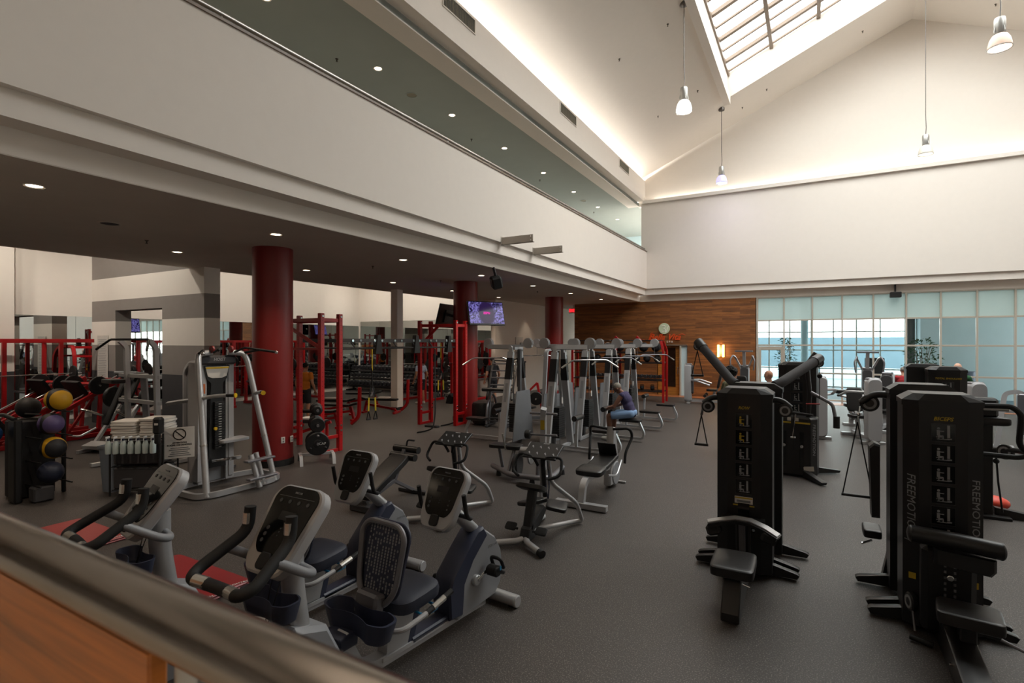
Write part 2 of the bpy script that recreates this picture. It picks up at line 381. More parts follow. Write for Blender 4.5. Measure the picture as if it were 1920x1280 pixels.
# window wall
gm = G(); gc = G(); gfz = G(); rows = [.1, 1.15, 2.25, 3.26, 4.2]
x = -1.96; xs = []
while x < 12.9: xs.append(x); x += 1.0
for i, x in enumerate(xs):
    if i == 0: gm.box((x, 24.06, 2.1), (.1, .12, 4.2))
    else: gm.bar((x, 24.06, .0 if i != 1 else 0), (x, 24.06, 4.2), .055, .12, up=(0, 1, 0))
for z in rows:
    for a, b in zip(xs, xs[1:]):
        if a < -1.5 and z < 2: continue
        gm.bar((a, 24.06, z), (b, 24.06, z), .10 if z > 4 else .055, .06)
for a, b in zip(xs, xs[1:]):
    for k, (z0, z1) in enumerate(zip(rows, rows[1:])):
        if a < -1.5 and k < 2: continue
        (gfz if k == 3 else gc).box(((a+b)/2, 24.06, (z0+z1)/2), (b-a-.05, .012, z1-z0-.05), b=0)
w = S(gm, 'window_1', 'mullion'); gc.obj('clear_pane', 'clear_glass', w, smooth=0); gfz.obj('frosted_pane', 'frost_glass', w, smooth=0)
gd = G()
for (x0, x1, z0, z1) in ((-1.9, -1.8, 0, 2.2), (-1.08, -.98, 0, 2.2), (-1.8, -1.08, 2.06, 2.2), (-1.8, -1.08, 0, .2)): gd.box(((x0+x1)/2, 24.06, (z0+z1)/2), (x1-x0, .08, z1-z0))
d2 = S(gd, 'door_2', 'mullion'); G().box((-1.44, 24.06, 1.13), (.72, .012, 1.86), b=0).obj('clear_pane', 'clear_glass', d2)
# conservatory corridor beyond the glass
mat('stone_light', 'CFCBC3', .5, vary=.08, nscale=3); mat('far_building', '5F7580', .7, vary=.12, nscale=1.2); mat('foliage', '3E5B3C', .8, vary=.35, nscale=14)
slab('floor.003', 'far_building', -16, 14, 24.6, 60, -.2, -.005)
slab('ceiling.007', 'wall_white', -9, 14, 24.3, 32, 4.6, 4.7)
slab('wall_back.008', 'wall_teal', 4.4, 14, 28.5, 28.8, 0, 4.6)
slab('wall_right.002', 'wall_teal', 4.1, 4.4, 28.5, 32, 0, 4.6)
slab('wall_left.006', 'wall_white', -9.2, -9, 24.6, 32, 0, 4.6)
gm = G(); gc = G(); rows2 = [.05, 1.0, 1.95, 2.9, 3.7, 4.6]
for i in range(14):
    x = -9+i*1.0
    if x < 4.1: gm.bar((x, 32, 0), (x, 32, 4.6), .06, .1, up=(0, 1, 0))
for z in rows2: gm.bar((-9, 32, z), (4.1, 32, z), .05, .06)
gc.box((-2.45, 32.03, 2.3), (13.1, .01, 4.6), b=0)
w = S(gm, 'window_2', 'mullion'); gc.obj('clear_pane', 'clear_glass', w)
slab('wall_back.009', 'far_building', -16, 9, 44, 45, 0, 2.7); slab('wall_back.010', 'wall_teal', -16, 9, 40, 40.4, 0, .7)
S(G().cyl((-.3, 31, 0), (-.3, 31, 4.6), .17), 'wall_back.011', 'wall_teal'); S(G().cyl((3.9, 29.6, 0), (3.9, 29.6, 4.6), .17), 'wall_back.012', 'stripe_mid')
# ---------------------------------------------------------------- left end of the gym floor
slab('ceiling.008', 'wall_warm', -27, -13.3, -8, 20, 6.0, 6.1)
slab('wall_left.007', 'wall_warm', -13.45, -13.3, -8, 24, 4.22, 6.05)
slab('wall_left.008', 'wall_warm', -20.3, -20, -8, 19.8, 0, 6.05)
slab('wall_back.013', 'wall_warm', -20.3, -11.9, 19.5, 19.8, 0, 6.05)
slab('wall_left.009', 'wall_warm', -12.05, -11.9, 19.8, 31, 0, 4.25)
slab('wall_right.003', 'wall_warm', -9.6, -9.45, 24.2, 31, 0, 4.3)
S(G().box((-11.85, 31.1, 1.1), (4, .2, 2.2), b=0).box((-11.85, 31.1, 3.9), (4, .2, .8), b=0), 'wall_back.014', 'wall_warm', smooth=0)
gm = G()
for x in (-12.4, -11.5, -10.6, -9.7): gm.bar((x, 31.05, 2.2), (x, 31.05, 3.5), .06, .08, up=(0, 1, 0))
gm.bar((-12.5, 31.05, 2.2), (-9.5, 31.05, 2.2), .06, .06); gm.bar((-12.5, 31.05, 3.5), (-9.5, 31.05, 3.5), .06, .06)
w = S(gm, 'window_4', 'mullion'); G().box((-11, 31.08, 2.85), (3, .01, 1.3), b=0).obj('clear_pane', 'clear_glass', w)
slab('wall_left.010', 'wall_warm', -20, -19.72, 2.0, 6.05, 1.55, 6.0); slab('wall_left.011', 'stripe_dark', -20, -19.72, 2.0, 6.05, 0, 1.55)
def mirror(name, x0, x1, y0, y1, z0, z1, n, ax):
    root = thing(name, *MIR[name.split('.')[-1] if '.' in name else '0'], 'mirror')
    for i in range(n):
        if ax == 'x':
            a = x0+(x1-x0)*i/n; b = x0+(x1-x0)*(i+1)/n; G().box(((a+b)/2, (y0+y1)/2, (z0+z1)/2), (b-a-.004, y1-y0, z1-z0), b=.002).obj('mirror_panel', 'mirror', root, smooth=0)
        else:
            a = y0+(y1-y0)*i/n; b = y0+(y1-y0)*(i+1)/n; G().box(((x0+x1)/2, (a+b)/2, (z0+z1)/2), (x1-x0, b-a-.004, z1-z0), b=.002).obj('mirror_panel', 'mirror', root, smooth=0)
    return root
MIR = {'0': ('wall of tall mirror panels behind the long dumbbell rack',), 'a': ('wall mirror behind the red leg presses at the far left',)}
mirror('wall_mirror', -19.9, -12.1, 19.46, 19.5, .75, 3.4, 6, 'x')
mirror('wall_mirror.a', -20, -19.96, 6.1, 19.4, .2, 3.18, 9, 'y').name = 'wall_mirror'
# striped partition with an opening
YP0, YP1, PX0, PX1, OX0, OX1, OZ = 7.46, 7.86, -18.6, -12.86, -17.2, -14.75, 3.28
for n, (z0, z1, m) in enumerate(((0, 1.55, 'stripe_dark'), (1.55, 2.3, 'stripe_grey'), (2.3, 2.98, 'wall_warm'), (2.98, 3.58, 'stripe_grey'), (3.58, 4.22, 'wall_warm'), (4.22, 6.0, 'stripe_grey'))):
    g = G(); mm = m
    lo = min(z1, OZ)
    if z0 < OZ:
        g.box(((PX0+OX0)/2, (YP0+YP1)/2, (z0+lo)/2), (OX0-PX0, .4, lo-z0), b=0).box(((OX1+PX1)/2, (YP0+YP1)/2, (z0+lo)/2), (PX1-OX1, .4, lo-z0), b=0)
    if z1 > OZ:
        zz = max(z0, OZ); g.box(((PX0+PX1)/2, (YP0+YP1)/2, (zz+z1)/2), (PX1-PX0, .4, z1-zz), b=0)
    S(g, 'wall_left.%03d' % (20+n), mm, smooth=0)
# columns
for i, y in enumerate((6.7, 13.35, 19.75)):
    t = thing('column', ('red round column beside the plate tree and the chin machine', 'red round column carrying two televisions', 'red round column near the exit sign, farthest of three')[i], 'column', (-9.22, y, 0)); t['kind'] = 'structure'
    G().lathe([(.37, .12), (.37, 4.22)], seg=48).obj('shaft', 'red_column', t); G().lathe([(.39, 0), (.39, .12)], seg=48).obj('base', 'black_base', t)
t = thing('square_column', 'slim square white column with black base amid the red racks', 'column', (-12.7, 14.15, 0)); t['kind'] = 'structure'
G().box((0, 0, 2.16), (.3, .3, 4.12), b=.006).obj('shaft', 'wall_warm', t); G().box((0, 0, .05), (.31, .31, .1)).obj('base', 'black_base', t)
# ---------------------------------------------------------------- lamps
mat('can_trim', 'E8E2DA', .4)
def downlight(x, y, z, label, group, power, first=[]):
    if not first:
        t = thing('downlight', label, 'downlight', (x, y, z), group=group)
        G().lathe([(.075, -.002), (.1, -.012), (.102, 0), (.075, 0)], closed=True).obj('trim_ring', 'can_trim', t)
        G().disc((0, 0, -.003), (0, 0, 1), .076, .004).obj('lens', 'bulb', t); first.append(t)
    else: t = dup(first[0], (x, y, z), None, label, group); t['group'] = group
    if power: lamp('downlight_beam', 'SPOT', (x, y, z-.04), power, (1, .80, .60), spot_size=math.radians(105), spot_blend=.9, shadow_soft_size=.07)
for y in (-.6, 2.6, 5.8, 9, 12.2, 15.3, 18.4, 21.7): downlight(-7.9, y, 4.22, 'recessed downlight in the front row of the dark lower ceiling', 'downlights along the front of the lower ceiling', 125)
for y in (-.4, 2.8, 5.95, 9.1, 12.3, 15.4, 18.6): downlight(-11.2, y, 4.22, 'recessed downlight in the rear row of the dark lower ceiling', 'downlights along the rear of the lower ceiling', 135)
for k in range(10): downlight(-8.6, .4+2.85*k, 8.63, 'recessed round downlight in the grey ceiling above the balcony rail', 'downlights above the balcony', 80)
for x, y, rx, ry in ((-17, 1.5, 0, 50), (-17, 5, 0, 50), (-16.8, 9.5, 0, 50), (-16.8, 13, 0, 50), (-16.8, 17, 0, 50), (-18, 16.5, 50, 0), (-15, 16.5, 50, 0), (-13.6, 16.5, 50, 0), (-15, 3.6, 55, 0), (-17, 3.6, 55, 0)):
    lamp('added_wall_fill', 'SPOT', (x, y, 5.9), 250, (1, .90, .78), rot=(math.radians(rx), math.radians(ry), 0), spot_size=math.radians(120), spot_blend=.9, shadow_soft_size=.1)  # spots without fittings, added to brighten the walls at the left end
lamp('corridor_beam', 'SPOT', (-11.3, 22.3, 4.1), 30, (1, .8, .6), spot_size=math.radians(80), spot_blend=.7, shadow_soft_size=.06)
mat('lamp_metal', 'B5B5B2', .35, metal=.8); mat('lamp_glass', 'D8D2C6', .25, emit=.06); mat('bulb_dim', (1, .9, .78), emit=1.2); mat('lamp_lit', 'FFF8EC', .3, emit=5); mat('lamp_violet', 'B5B0F0', .3, emit=1.0); mat('lamp_peach', 'E6C9B6', .3, emit=.15)
def pendant(x, y, ztop, zb, shade, label, beam, col=(1, .93, .82)):
    t = thing('pendant_lamp', label, 'pendant lamp', (x, y, zb)); h = ztop-zb
    G().tube([(0, 0, .62), (.015, 0, .9), (0, 0, 1.3), (0, 0, h)], .011, 6).obj('cord', 'steel_dark', t)
    G().lathe([(.0, h-.06), (.11, h-.05), (.11, h+.04), (0, h+.05)]).obj('ceiling_plate', 'steel_dark', t)
    G().lathe([(.0, .66), (.09, .65), (.1, .6), (.1, .33), (.085, .3)]).obj('ballast_housing', 'lamp_metal', t)
    g = G()
    for k in range(4): a = k*PI/2+.5; G().tube([(.1*math.cos(a), .1*math.sin(a), .45), (.12*math.cos(a), .12*math.sin(a), .34)], .008, 6).obj('bracket', 'lamp_metal', t)
    G().lathe([(.085, .31), (.13, .28), (.175, .2), (.2, .09), (.205, .03), (.195, .03), (.19, .09), (.165, .19), (.12, .265), (.08, .3)], seg=32, closed=True).obj('shade', shade, t)
    G().lathe([(.2, .03), (.215, .015), (.21, 0), (.195, .01)], seg=32, closed=True).obj('rim', 'lamp_metal', t)
    G().sph((0, 0, .17), (.06, .06, .09)).obj('bulb', 'bulb' if beam > 50 else 'bulb_dim', t)
    if beam: lamp('pendant_beam', 'POINT', (x, y, zb+.08), beam, col, shadow_soft_size=.12)
pendant(-2.98, 14.63, 11.5, 8.58, 'lamp_lit', 'bright lit pendant lamp on a straight cord left of the roof light', 160)
pendant(-3.04, 21.9, 11.45, 8.56, 'lamp_violet', 'small violet tinted pendant lamp hanging farthest left', 60, (.8, .78, 1))
pendant(3.29, 21.9, 14.1, 8.57, 'lamp_glass', 'pale glass pendant lamp on a long cord in front of the gable', 12)
pendant(3.46, 14.75, 14.7, 8.57, 'lamp_peach', 'peach toned pendant lamp in the upper right, nearest the viewer', 18)
# balcony rail on the far parapet
t = thing('balcony_handrail', 'long brushed steel handrail on short posts along the upper balcony', 'handrail', (-6.52, 0, 6.455))
G().tube([(0, -8, .11), (0, 23.58, .11)], .03, 12).obj('rail', 'steel', t)
y = -7.2
while y < 23.5: G().cyl((0, y, 0), (0, y, .1), .012, seg=8).obj('post', 'steel', t); y += 1.6
# vents, brackets, speaker
mat('vent_slat', '8D8774', .6)
for i, (y0, y1) in enumerate(((8.75, 9.95), (14.6, 15.85), (20.25, 21.5), (3, 4.2))):
    if i == 3: continue
    t = thing('air_vent', ('louvred air vent in the eaves wall, nearest of three', 'middle louvred air vent in the eaves wall', 'louvred air vent in the eaves wall, farthest and closest to the gable')[i], 'vent', (-6.615, (y0+y1)/2, 9.50))
    w = y1-y0; G().box((.008, 0, .16), (.02, w, .03)).box((.008, 0, -.16), (.02, w, .03)).box((.008, -w/2, 0), (.02, .03, .35)).box((.008, w/2, 0), (.02, .03, .35)).obj('frame', 'wall_warm', t)
    g = G()
    for k in range(24): g.box((.004, -w/2+w*(k+.5)/24, 0), (.012, .012, .3), rotm(0, 0, 30), b=0)
    g.obj('louvres', 'vent_slat', t); G().box((-.001, 0, 0), (.004, w, .32)).obj('backing', 'stripe_dark', t)
mat('bracket_paint', 'B9B1A6', .5)
for y, lb in ((10.85, 'nearer pale steel arm bracket jutting from the balcony edge'), (12.5, 'farther pale steel arm bracket jutting from the balcony edge')):
    t = thing('arm_bracket', lb, 'bracket', (-6.44, y, 4.80)); G().box((.42, 0, .0), (.84, .03, .17), b=.003).obj('arm', 'bracket_paint', t)
    G().box((.42, .035, -.08), (.84, .07, .02), b=.003).obj('flange', 'bracket_paint', t); G().box((.006, .02, 0), (.012, .16, .2)).obj('wall_plate', 'bracket_paint', t)
    for z in (-.045, .045): G().cyl((.79, -.02, z), (.79, .02, z), .013, seg=8).obj('bolt', 'chrome', t)
t = thing('loudspeaker', 'black loudspeaker hung under the balcony edge', 'speaker', (-6.75, 11.1, 3.86))
G().box((0, 0, 0), (.26, .3, .3), rotm(20, -15, 40), b=.04).obj('cabinet', 'black_base', t); G().bar((0, 0, .1), (-.08, 0, .37), .04, .06).obj('yoke', 'stripe_dark', t)
# sprinklers
mat('sprinkler_metal', '5A5248', .4, metal=.7)
def sprinkler(x, y, z, first=[]):
    if not first:
        t = tag(G().lathe([(.035, 0), (.03, -.012), (.012, -.02), (.01, -.05), (.022, -.055), (.022, -.06), (0, -.062)], seg=12).obj('sprinkler', 'sprinkler_metal'), 'small sprinkler head poking out of the ceiling', 'sprinkler', 'ceiling sprinklers'); first.append(t)
    else: t = first[0].copy(); COL.objects.link(t)
    t.location = (x, y, z)
for x in (-4.9, -3.5):
    for y in (10.5, 15.0, 19.5): sprinkler(x, y, roofz(x))
for x, y in ((-1.5, 22.6), (1.6, 22.6), (5.2, 22.6), (-2.4, 22.9)): sprinkler(x, y, roofz(x))
for y in (8.2, 13.5, 18.2, 24): sprinkler(-9.1, y, 8.63)
for x, y in ((-9.2, 9.4), (-9.6, 12.6), (-8.6, 17), (-10.4, 5)): sprinkler(x, y, 4.22)
for i, (x, y, z) in enumerate(((-8.78, 10.33, 8.63), (-8.76, 21.84, 8.63), (-9.4, 4.0, 4.22))):
    t = thing('ceiling_speaker', ('round flush speaker in the grey balcony ceiling, nearer', 'round flush speaker in the grey balcony ceiling, farther', 'round dark flush speaker in the lower ceiling')[i], 'ceiling speaker', (x, y, z))
    G().lathe([(.15, 0), (.15, -.006), (.125, -.012), (.125, 0)], seg=28, closed=True).obj('rim', 'ceil_teal' if i < 2 else 'ceil_dark', t); G().disc((0, 0, -.003), (0, 0, 1), .125, .005).obj('grille', 'vent_slat' if i < 2 else 'stripe_dark', t)
for x in (-3.2, -1.4, .4): lamp('landing_beam', 'SPOT', (x, -1.6, 4.6), 60, (1, .76, .5), rot=(math.radians(22), 0, 0), spot_size=math.radians(80), spot_blend=.8, shadow_soft_size=.06)
# ---------------------------------------------------------------- landing under the camera: rail, post, timber panel
mat('rail_metal', 'A39A92', .22, metal=1, vary=.05)
mat_planks('panel_wood', 'B0682C', 'A25C24', 6, 4, rough=.35)
slab('floor.004', 'stone_light', -9, 3, -6, .36, .95, 1.1)
t = thing('stair_handrail', 'large dark metal handrail over a timber panel in the near corner', 'handrail', (0, .3, 1.1))
G().tube([(-4, 0, 1.012), (1.2, 0, 1.012)], .031, 28).obj('rail', 'rail_metal', t)
G().box((-2.1, .005, .48), (2.98, .02, .98), b=.003).obj('timber_panel', 'panel_wood', t)
G().cyl((-.555, .01, 0), (-.555, .01, .98), .016).obj('post', 'steel', t); G().cyl((-.35, .01, 0), (-.35, .01, .98), .004).obj('post', 'steel', t)
# ================================================================ cardio machines in the foreground
mat('silver', 'BBBCBE', .32, metal=.55, vary=.04); mat('shell_grey', '8A8C90', .4, vary=.03); mat('shell_light', 'A8A8AA', .38, vary=.03)
mat('navy', '2C3144', .45); mat('navy_pad', '262A38', .6, bump=.1, bscale=300); mat('black_plastic', '161617', .42); mat('black_rubber', '101011', .7)
mat('screen_black', '0B0C0D', .12, vary=.2, nscale=3); mat('key_grey', '6D6F70', .5); mat('key_dark', '45474A', .5); mat('grip_chrome', 'C9C7C2', .25, metal=.8); mat('cyan', '2F8FC4', .4)
mat('pad_black', '1B1A1A', .38, bump=.06, bscale=220); mat('tube_grey', '77767A', .35, metal=.5); mat('print_white', 'D9D9D6', .6); mat('print_grey', '8F9092', .6)
mat('gold_print', 'B89A22', .5); mat('paint_black', '141313', .38, vary=.08); mat('label_paper', 'CFCBC4', .6)
def console_outline(w, h):
    P = rrect(w, h, w*.2, 5)
    out = []
    for x, z in P:
        k = (z+h/2)/h
        out.append((x*(.80+.2*min(1, k*1.25)), z+(.03*(1-(2*x/w)**2)*(-1 if k < .4 else .35))))
    return out
def console(parent, c, tilt, w=.37, h=.47):
    """display head: pale bezel, dark glossy face, keys, phone clip"""
    R = Matrix.Translation(c) @ Matrix.Rotation(math.radians(-tilt), 4, 'X')
    b = G().prism(console_outline(w, h), 'y', -.03, .045, .012).xf(R).obj('console', 'shell_light', parent)
    f = G().prism(console_outline(w*.85, h*.76), 'y', -.036, -.02, .002); f.v = [(x, y, z+.045) for x, y, z in f.v]
    f.xf(R).obj('display', 'screen_black', b)
    G().box((0, -.038, h*.36), (w*.7, .003, .002)).xf(R).obj('trim_line', 'key_grey', b)
    G().box((0, -.037, .06), (w*.3, .003, .05)).xf(R).obj('readout', 'black_plastic', b)
    g = G()
    for i in range(4): g.disc((-w*.27+w*.18*i, -.038, h*.30), (0, 1, 0), .012, .003, 10)
    for i in range(3): g.disc((.1, -.038, -.02-.035*i), (0, 1, 0), .008, .003, 8).disc((-.1, -.038, -.02-.035*i), (0, 1, 0), .012, .003, 8).disc((-.0, -.038, -.01-.02*i), (0, 1, 0), .004, .003, 6)
    k = g.xf(R).obj('keys', 'key_dark', b); k['kind'] = 'stuff'
    text_mesh('lettering', 'PRECOR', .016, 'print_grey', b, R @ Vector((0, -.039, h*.415)), (90-tilt, 0, 0))
    G().prism(rrect(.085, .09, .025), 'y', -.05, -.028, .006).xf(R @ Matrix.Translation((0, 0, -h*.40))).obj('phone_clip', 'black_plastic', b)
def cup_tray(parent, c, w=.46, r=.085, h=.12):
    def ol(k, z, dz=0):
        P = []; f = lambda v, e: math.copysign(abs(v)**e, v)
        for i in range(48):
            a = 2*PI*i/48; x = w*k/2*f(math.cos(a), .75); y = r*k*f(math.sin(a), .6); q = min(1, abs(x)/(w*k*.30)); P.append((c[0]+x, c[1]+y*(.5+.5*q*q), c[2]+z))
        return P
    g = G().ring_sweep([ol(.84, 0), ol(.90, h*.35), ol(1, h*.97), ol(1, h), ol(.93, h), ol(.86, h*.5), ol(.78, .02)])
    return g.obj('cup_holder', 'navy', parent)
def pedal(parent, cr, sgn, ang):
    a = math.radians(ang); e = (sgn*.13, cr[1]+.17*math.cos(a), cr[2]+.17*math.sin(a))
    k = G().bar((sgn*.115, cr[1], cr[2]), (sgn*.13, e[1], e[2]), .02, .03).obj('crank_arm', 'chrome', parent)
    p = G().box((sgn*.195, e[1], e[2]-.02), (.11, .15, .035), rotm(-25), b=.012).prism(rrect(.10, .09, .04, 5, e[1]-.03, e[2]-.01), 'x', min(sgn*.14, sgn*.25), max(sgn*.14, sgn*.25), .01).tube([(sgn*.14, e[1]+.04, e[2]), (sgn*.14, e[1], e[2]+.09), (sgn*.25, e[1], e[2]+.09), (sgn*.25, e[1]+.04, e[2])], .016, 8, .04).obj('pedal', 'black_rubber', k)
    G().box((sgn*.245, e[1], e[2]+.01), (.012, .03, .035)).obj('strap_buckle', 'cyan', p)
def housing(t, y0=0):
    side = [(.0, .16), (.08, .10), (.60, .12), (.68, .20), (.715, .34), (.69, .50), (.60, .64), (.46, .74), (.37, .75), (.24, .63), (.06, .46), (.01, .36)]
    G().prism([(y+y0, z) for y, z in side], 'x', -.085, .085, .015).obj('flywheel_housing', 'shell_grey', t)
    strip = [(-.02, .14), (.12, .12), (.14, .36), (.28, .55), (.47, .71), (.42, .78), (.34, .77), (.20, .66), (.01, .48), (-.04, .36)]
    G().prism([(y+y0, z) for y, z in strip], 'x', -.10, .10, .02).obj('shroud', 'navy', t)
    for sx in (-1, 1): G().disc((sx*.1, y0+.30, .36), (1, 0, 0), .045, .04).obj('crank_cover', 'silver', t)
    for sx in (-1, 1):
        text_mesh('lettering', 'PRECOR', .035, 'print_grey', t, (sx*.0865, y0+.56, .58), (90, 0, 90*sx), .001)
def stabilizer(t, y, w, name='stabilizer'):
    s = G().tube([(-w/2, y, .06), (w/2, y, .06)], .05, 14, sx=1.25).obj(name, 'silver', t)
    for sx in (-1, 1):
        G().disc((sx*w/2, y, .055), (1, 0, 0), .052, .03).obj('end_cap', 'shell_light', s); G().box((sx*(w/2-.05), y, .01), (.05, .06, .02)).obj('foot_pad', 'black_rubber', s)
def recumbent(x, y, label, rz=0):
    t = thing('recumbent_exercise_bike', label, 'exercise bike', (x, y, 0), rz)
    stabilizer(t, -.80, .56); stabilizer(t, .70, .50)
    G().rtube([(0, -1.02, .46), (0, -.86, .14), (0, .5, .10)], .10, .075, .14).obj('base_frame', 'silver', t)
    G().rtube([(-.055, -.7, .15), (-.055, .3, .13)], .02, .03).rtube([(.055, -.7, .15), (.055, .3, .13)], .02, .03).obj('side_rail', 'shell_light', t)
    G().box((0, -.12, .155), (.13, .6, .05), b=.02).obj('step_cover', 'navy', t)
    G().prism([(-.66, .12), (-.46, .12), (-.36, .42), (-.64, .42)], 'x', -.05, .05, .006).obj('seat_post', 'silver', t)
    G().prism([(-.46, .13), (-.40, .13), (-.31, .42), (-.37, .42)], 'x', -.052, .052, .006).obj('post_cover', 'navy', t)
    G().box((0, -.58, .44), (.13, .66, .04)).obj('seat_rail', 'shell_light', t)
    G().pad((0, -.45, .53), (.46, .44, .14), rotm(4), e=.5).obj('seat', 'navy_pad', t)
    lean = rotm(-13); b0 = Vector((0, -.68, .56))
    fr = [b0+lean @ Vector(p) for p in ((-.10, -.06, -.02), (-.19, -.05, .10), (-.22, -.07, .46), (-.15, -.07, .53), (.15, -.07, .53), (.22, -.07, .46), (.19, -.05, .10), (.10, -.06, -.02))]
    bk = G().tube(fr, .021, 10, .09, closed=True).obj('backrest_frame', 'tube_grey', t)
    ol = [(x_*(.84+.16*min(1, z/.4)), z) for x_, z in rrect(.46, .54, .11, 5, 0, .28)]
    M4 = Matrix.Translation(b0) @ lean.to_4x4()
    G().prism(ol, 'y', -.03, -.008, .006).xf(M4).obj('backrest', 'navy', t)
    g = G(); random.seed(3)
    for j in range(22):
        for i in range(12):
            if random.random() < .8 and abs(-.165+.03*i) < .15+.03*min(1, j/12): g.box((-.165+.03*i, -.032, .07+.0205*j), (.011, .004, .015), b=0)
    m = g.xf(M4).obj('mesh_slots', 'print_grey', t); m['kind'] = 'stuff'
    G().box((0, -.77, .57), (.22, .10, .16), rotm(-12), b=.02).obj('back_bracket', 'tube_grey', t)
    cup_tray(t, (.05, -.90, .45), .64, .105, .14)
    G().prism(rrect(.22, .1, .03), 'y', -1.07, -.92, .01).xf(Matrix.Translation((-.04, 0, .42))).obj('battery_box', 'navy', t)
    for sx in (-1, 1):
        h = G().tube([(sx*.06, -.78, .43), (sx*.27, -.74, .43), (sx*.29, -.5, .47)], .019, 10, .08).obj('side_handle', 'shell_light', t)
        G().tube([(sx*.29, -.5, .47), (sx*.295, -.24, .53)], .021, 10).obj('grip', 'black_rubber', h); G().tube([(sx*.291, -.44, .485), (sx*.294, -.32, .511)], .0235, 10).obj('pulse_sensor', 'grip_chrome', h)
    G().tube([(.05, -.48, .445), (.27, -.5, .445), (.27, -.34, .445), (.06, -.33, .445)], .009, 8, .06).obj('seat_lever', 'cyan', t)
    housing(t); pedal(t, (0, .30, .36), 1, 25); pedal(t, (0, .30, .36), -1, 205)
    G().tube([(0, .44, .70), (0, .12, .98), (0, .06, 1.04)], .05, 14, .05, sx=1.15).obj('console_mast', 'silver', t)
    console(t, (0, -.0, 1.12), 27, .41, .47)
    for sx in (-1, 1): G().tube([(0, .12, .96), (sx*.22, .1, .96), (sx*.245, .0, 1.0), (sx*.245, -.04, 1.19)], .018, 10, .06).obj('front_grip', 'black_rubber', t)
recumbent(-2.62, 3.48, 'recumbent exercise bike nearest the viewer, its whole mesh backrest and front stabilizer in view', -5)
recumbent(-3.78, 3.62, 'recumbent exercise bike standing behind another one, partly hidden by an upright bike')
def upright(x, y, label, rz):
    t = thing('upright_exercise_bike', label, 'exercise bike', (x, y, 0), rz)
    stabilizer(t, -.62, .5); stabilizer(t, .45, .5)
    G().rtube([(0, -.62, .1), (0, .45, .1)], .1, .08).obj('base_frame', 'silver', t)
    G().prism([(-.45, .12), (.32, .12), (.36, .4), (.2, .72), (-.02, .8), (-.3, .6), (-.48, .3)], 'x', -.1, .1, .03).obj('flywheel_housing', 'shell_grey', t)
    for sg in (1, -1): pedal(t, (0, -.1, .36), sg, 40 if sg > 0 else 220)
    G().tube([(0, .08, .62), (0, .02, 1.02), (0, .02, 1.26)], .058, 16, .1, sx=1.15).obj('console_mast', 'silver', t)
    G().tube([(0, -.42, .45), (0, -.5, .88)], .03, 12).obj('seat_post', 'chrome', t)
    G().pad((0, -.5, .93), (.26, .30, .1), e=.7).obj('saddle', 'pad_black', t)
    console(t, (0, -.02, 1.34), 37, .42, .47)
    cup_tray(t, (0, -.12, .90), .40, .085, .11)
    for sx in (-1, 1): G().tube([(0, .03, 1.13), (sx*.14, .05, 1.10), (sx*.21, -.04, 1.14), (sx*.21, -.24, 1.275)], .026, 12, .08).obj('bar_bracket', 'shell_grey', t)
    pts = [(-.175, -.12, 1.47), (-.18, -.13, 1.34), (-.235, -.38, 1.20), (-.20, -.44, 1.18), (-.07, -.41, 1.165), (.07, -.41, 1.165), (.20, -.44, 1.18), (.235, -.38, 1.20), (.18, -.13, 1.34), (.175, -.12, 1.47)]
    hb = G().tube(pts, .031, 14, .07).obj('handlebar', 'black_rubber', t)
    for sx in (-1, 1):
        G().tube([(sx*.17, -.432, 1.1765), (sx*.09, -.415, 1.168)], .0325, 12).obj('pulse_sensor', 'grip_chrome', hb)
        G().tube([(sx*.177, -.130, 1.38), (sx*.176, -.126, 1.44)], .027, 8).xf(Matrix.Translation((0, -.008, 0))).obj('pulse_sensor', 'grip_chrome', hb)
    G().tube([(-.05, -.05, 1.15), (-.07, -.1, .9), (-.07, -.09, .6)], .003, 6).tube([(.03, -.05, 1.15), (.01, -.15, .85), (.03, -.12, .55)], .003, 6).obj('headset_cable', 'black_rubber', t)
upright(-2.58, 1.98, 'upright exercise bike with black horn handlebars over a red mat, nearest the big handrail', 0)
upright(-3.83, 1.90, 'upright exercise bike at far left, its slanted console seen edge on above the handrail', -10)
# mats
mat('mat_red', '8A1A20', .4, bump=.05, bscale=90); mat('mat_red_worn', '94403E', .45)
for i, (x, y, w, d) in enumerate(((-5.45, 2.95, 1.3, .62), (-7.85, 2.98, 1.25, .6))):
    t = thing('exercise_mat', ('bright red folded exercise mat on the floor between upright bikes', 'faded red folded exercise mat on the floor at far left')[i], 'mat', (x, y, 0))
    for k in range(2): G().pad((0, 0, .013+.026*k), (w, d, .026), e=.12, ring=6).obj('mat_layer', 'mat_red' if i == 0 else 'mat_red_worn', t)
    text_mesh('lettering', 'COMTECH', .045, 'print_white', t, (w/2-.03, -d*.3, .0535), (0, 0, 75)); text_mesh('lettering', 'COMTECH', .045, 'print_white', t, (w/2-.03, d*.33, .0535), (0, 0, 75))
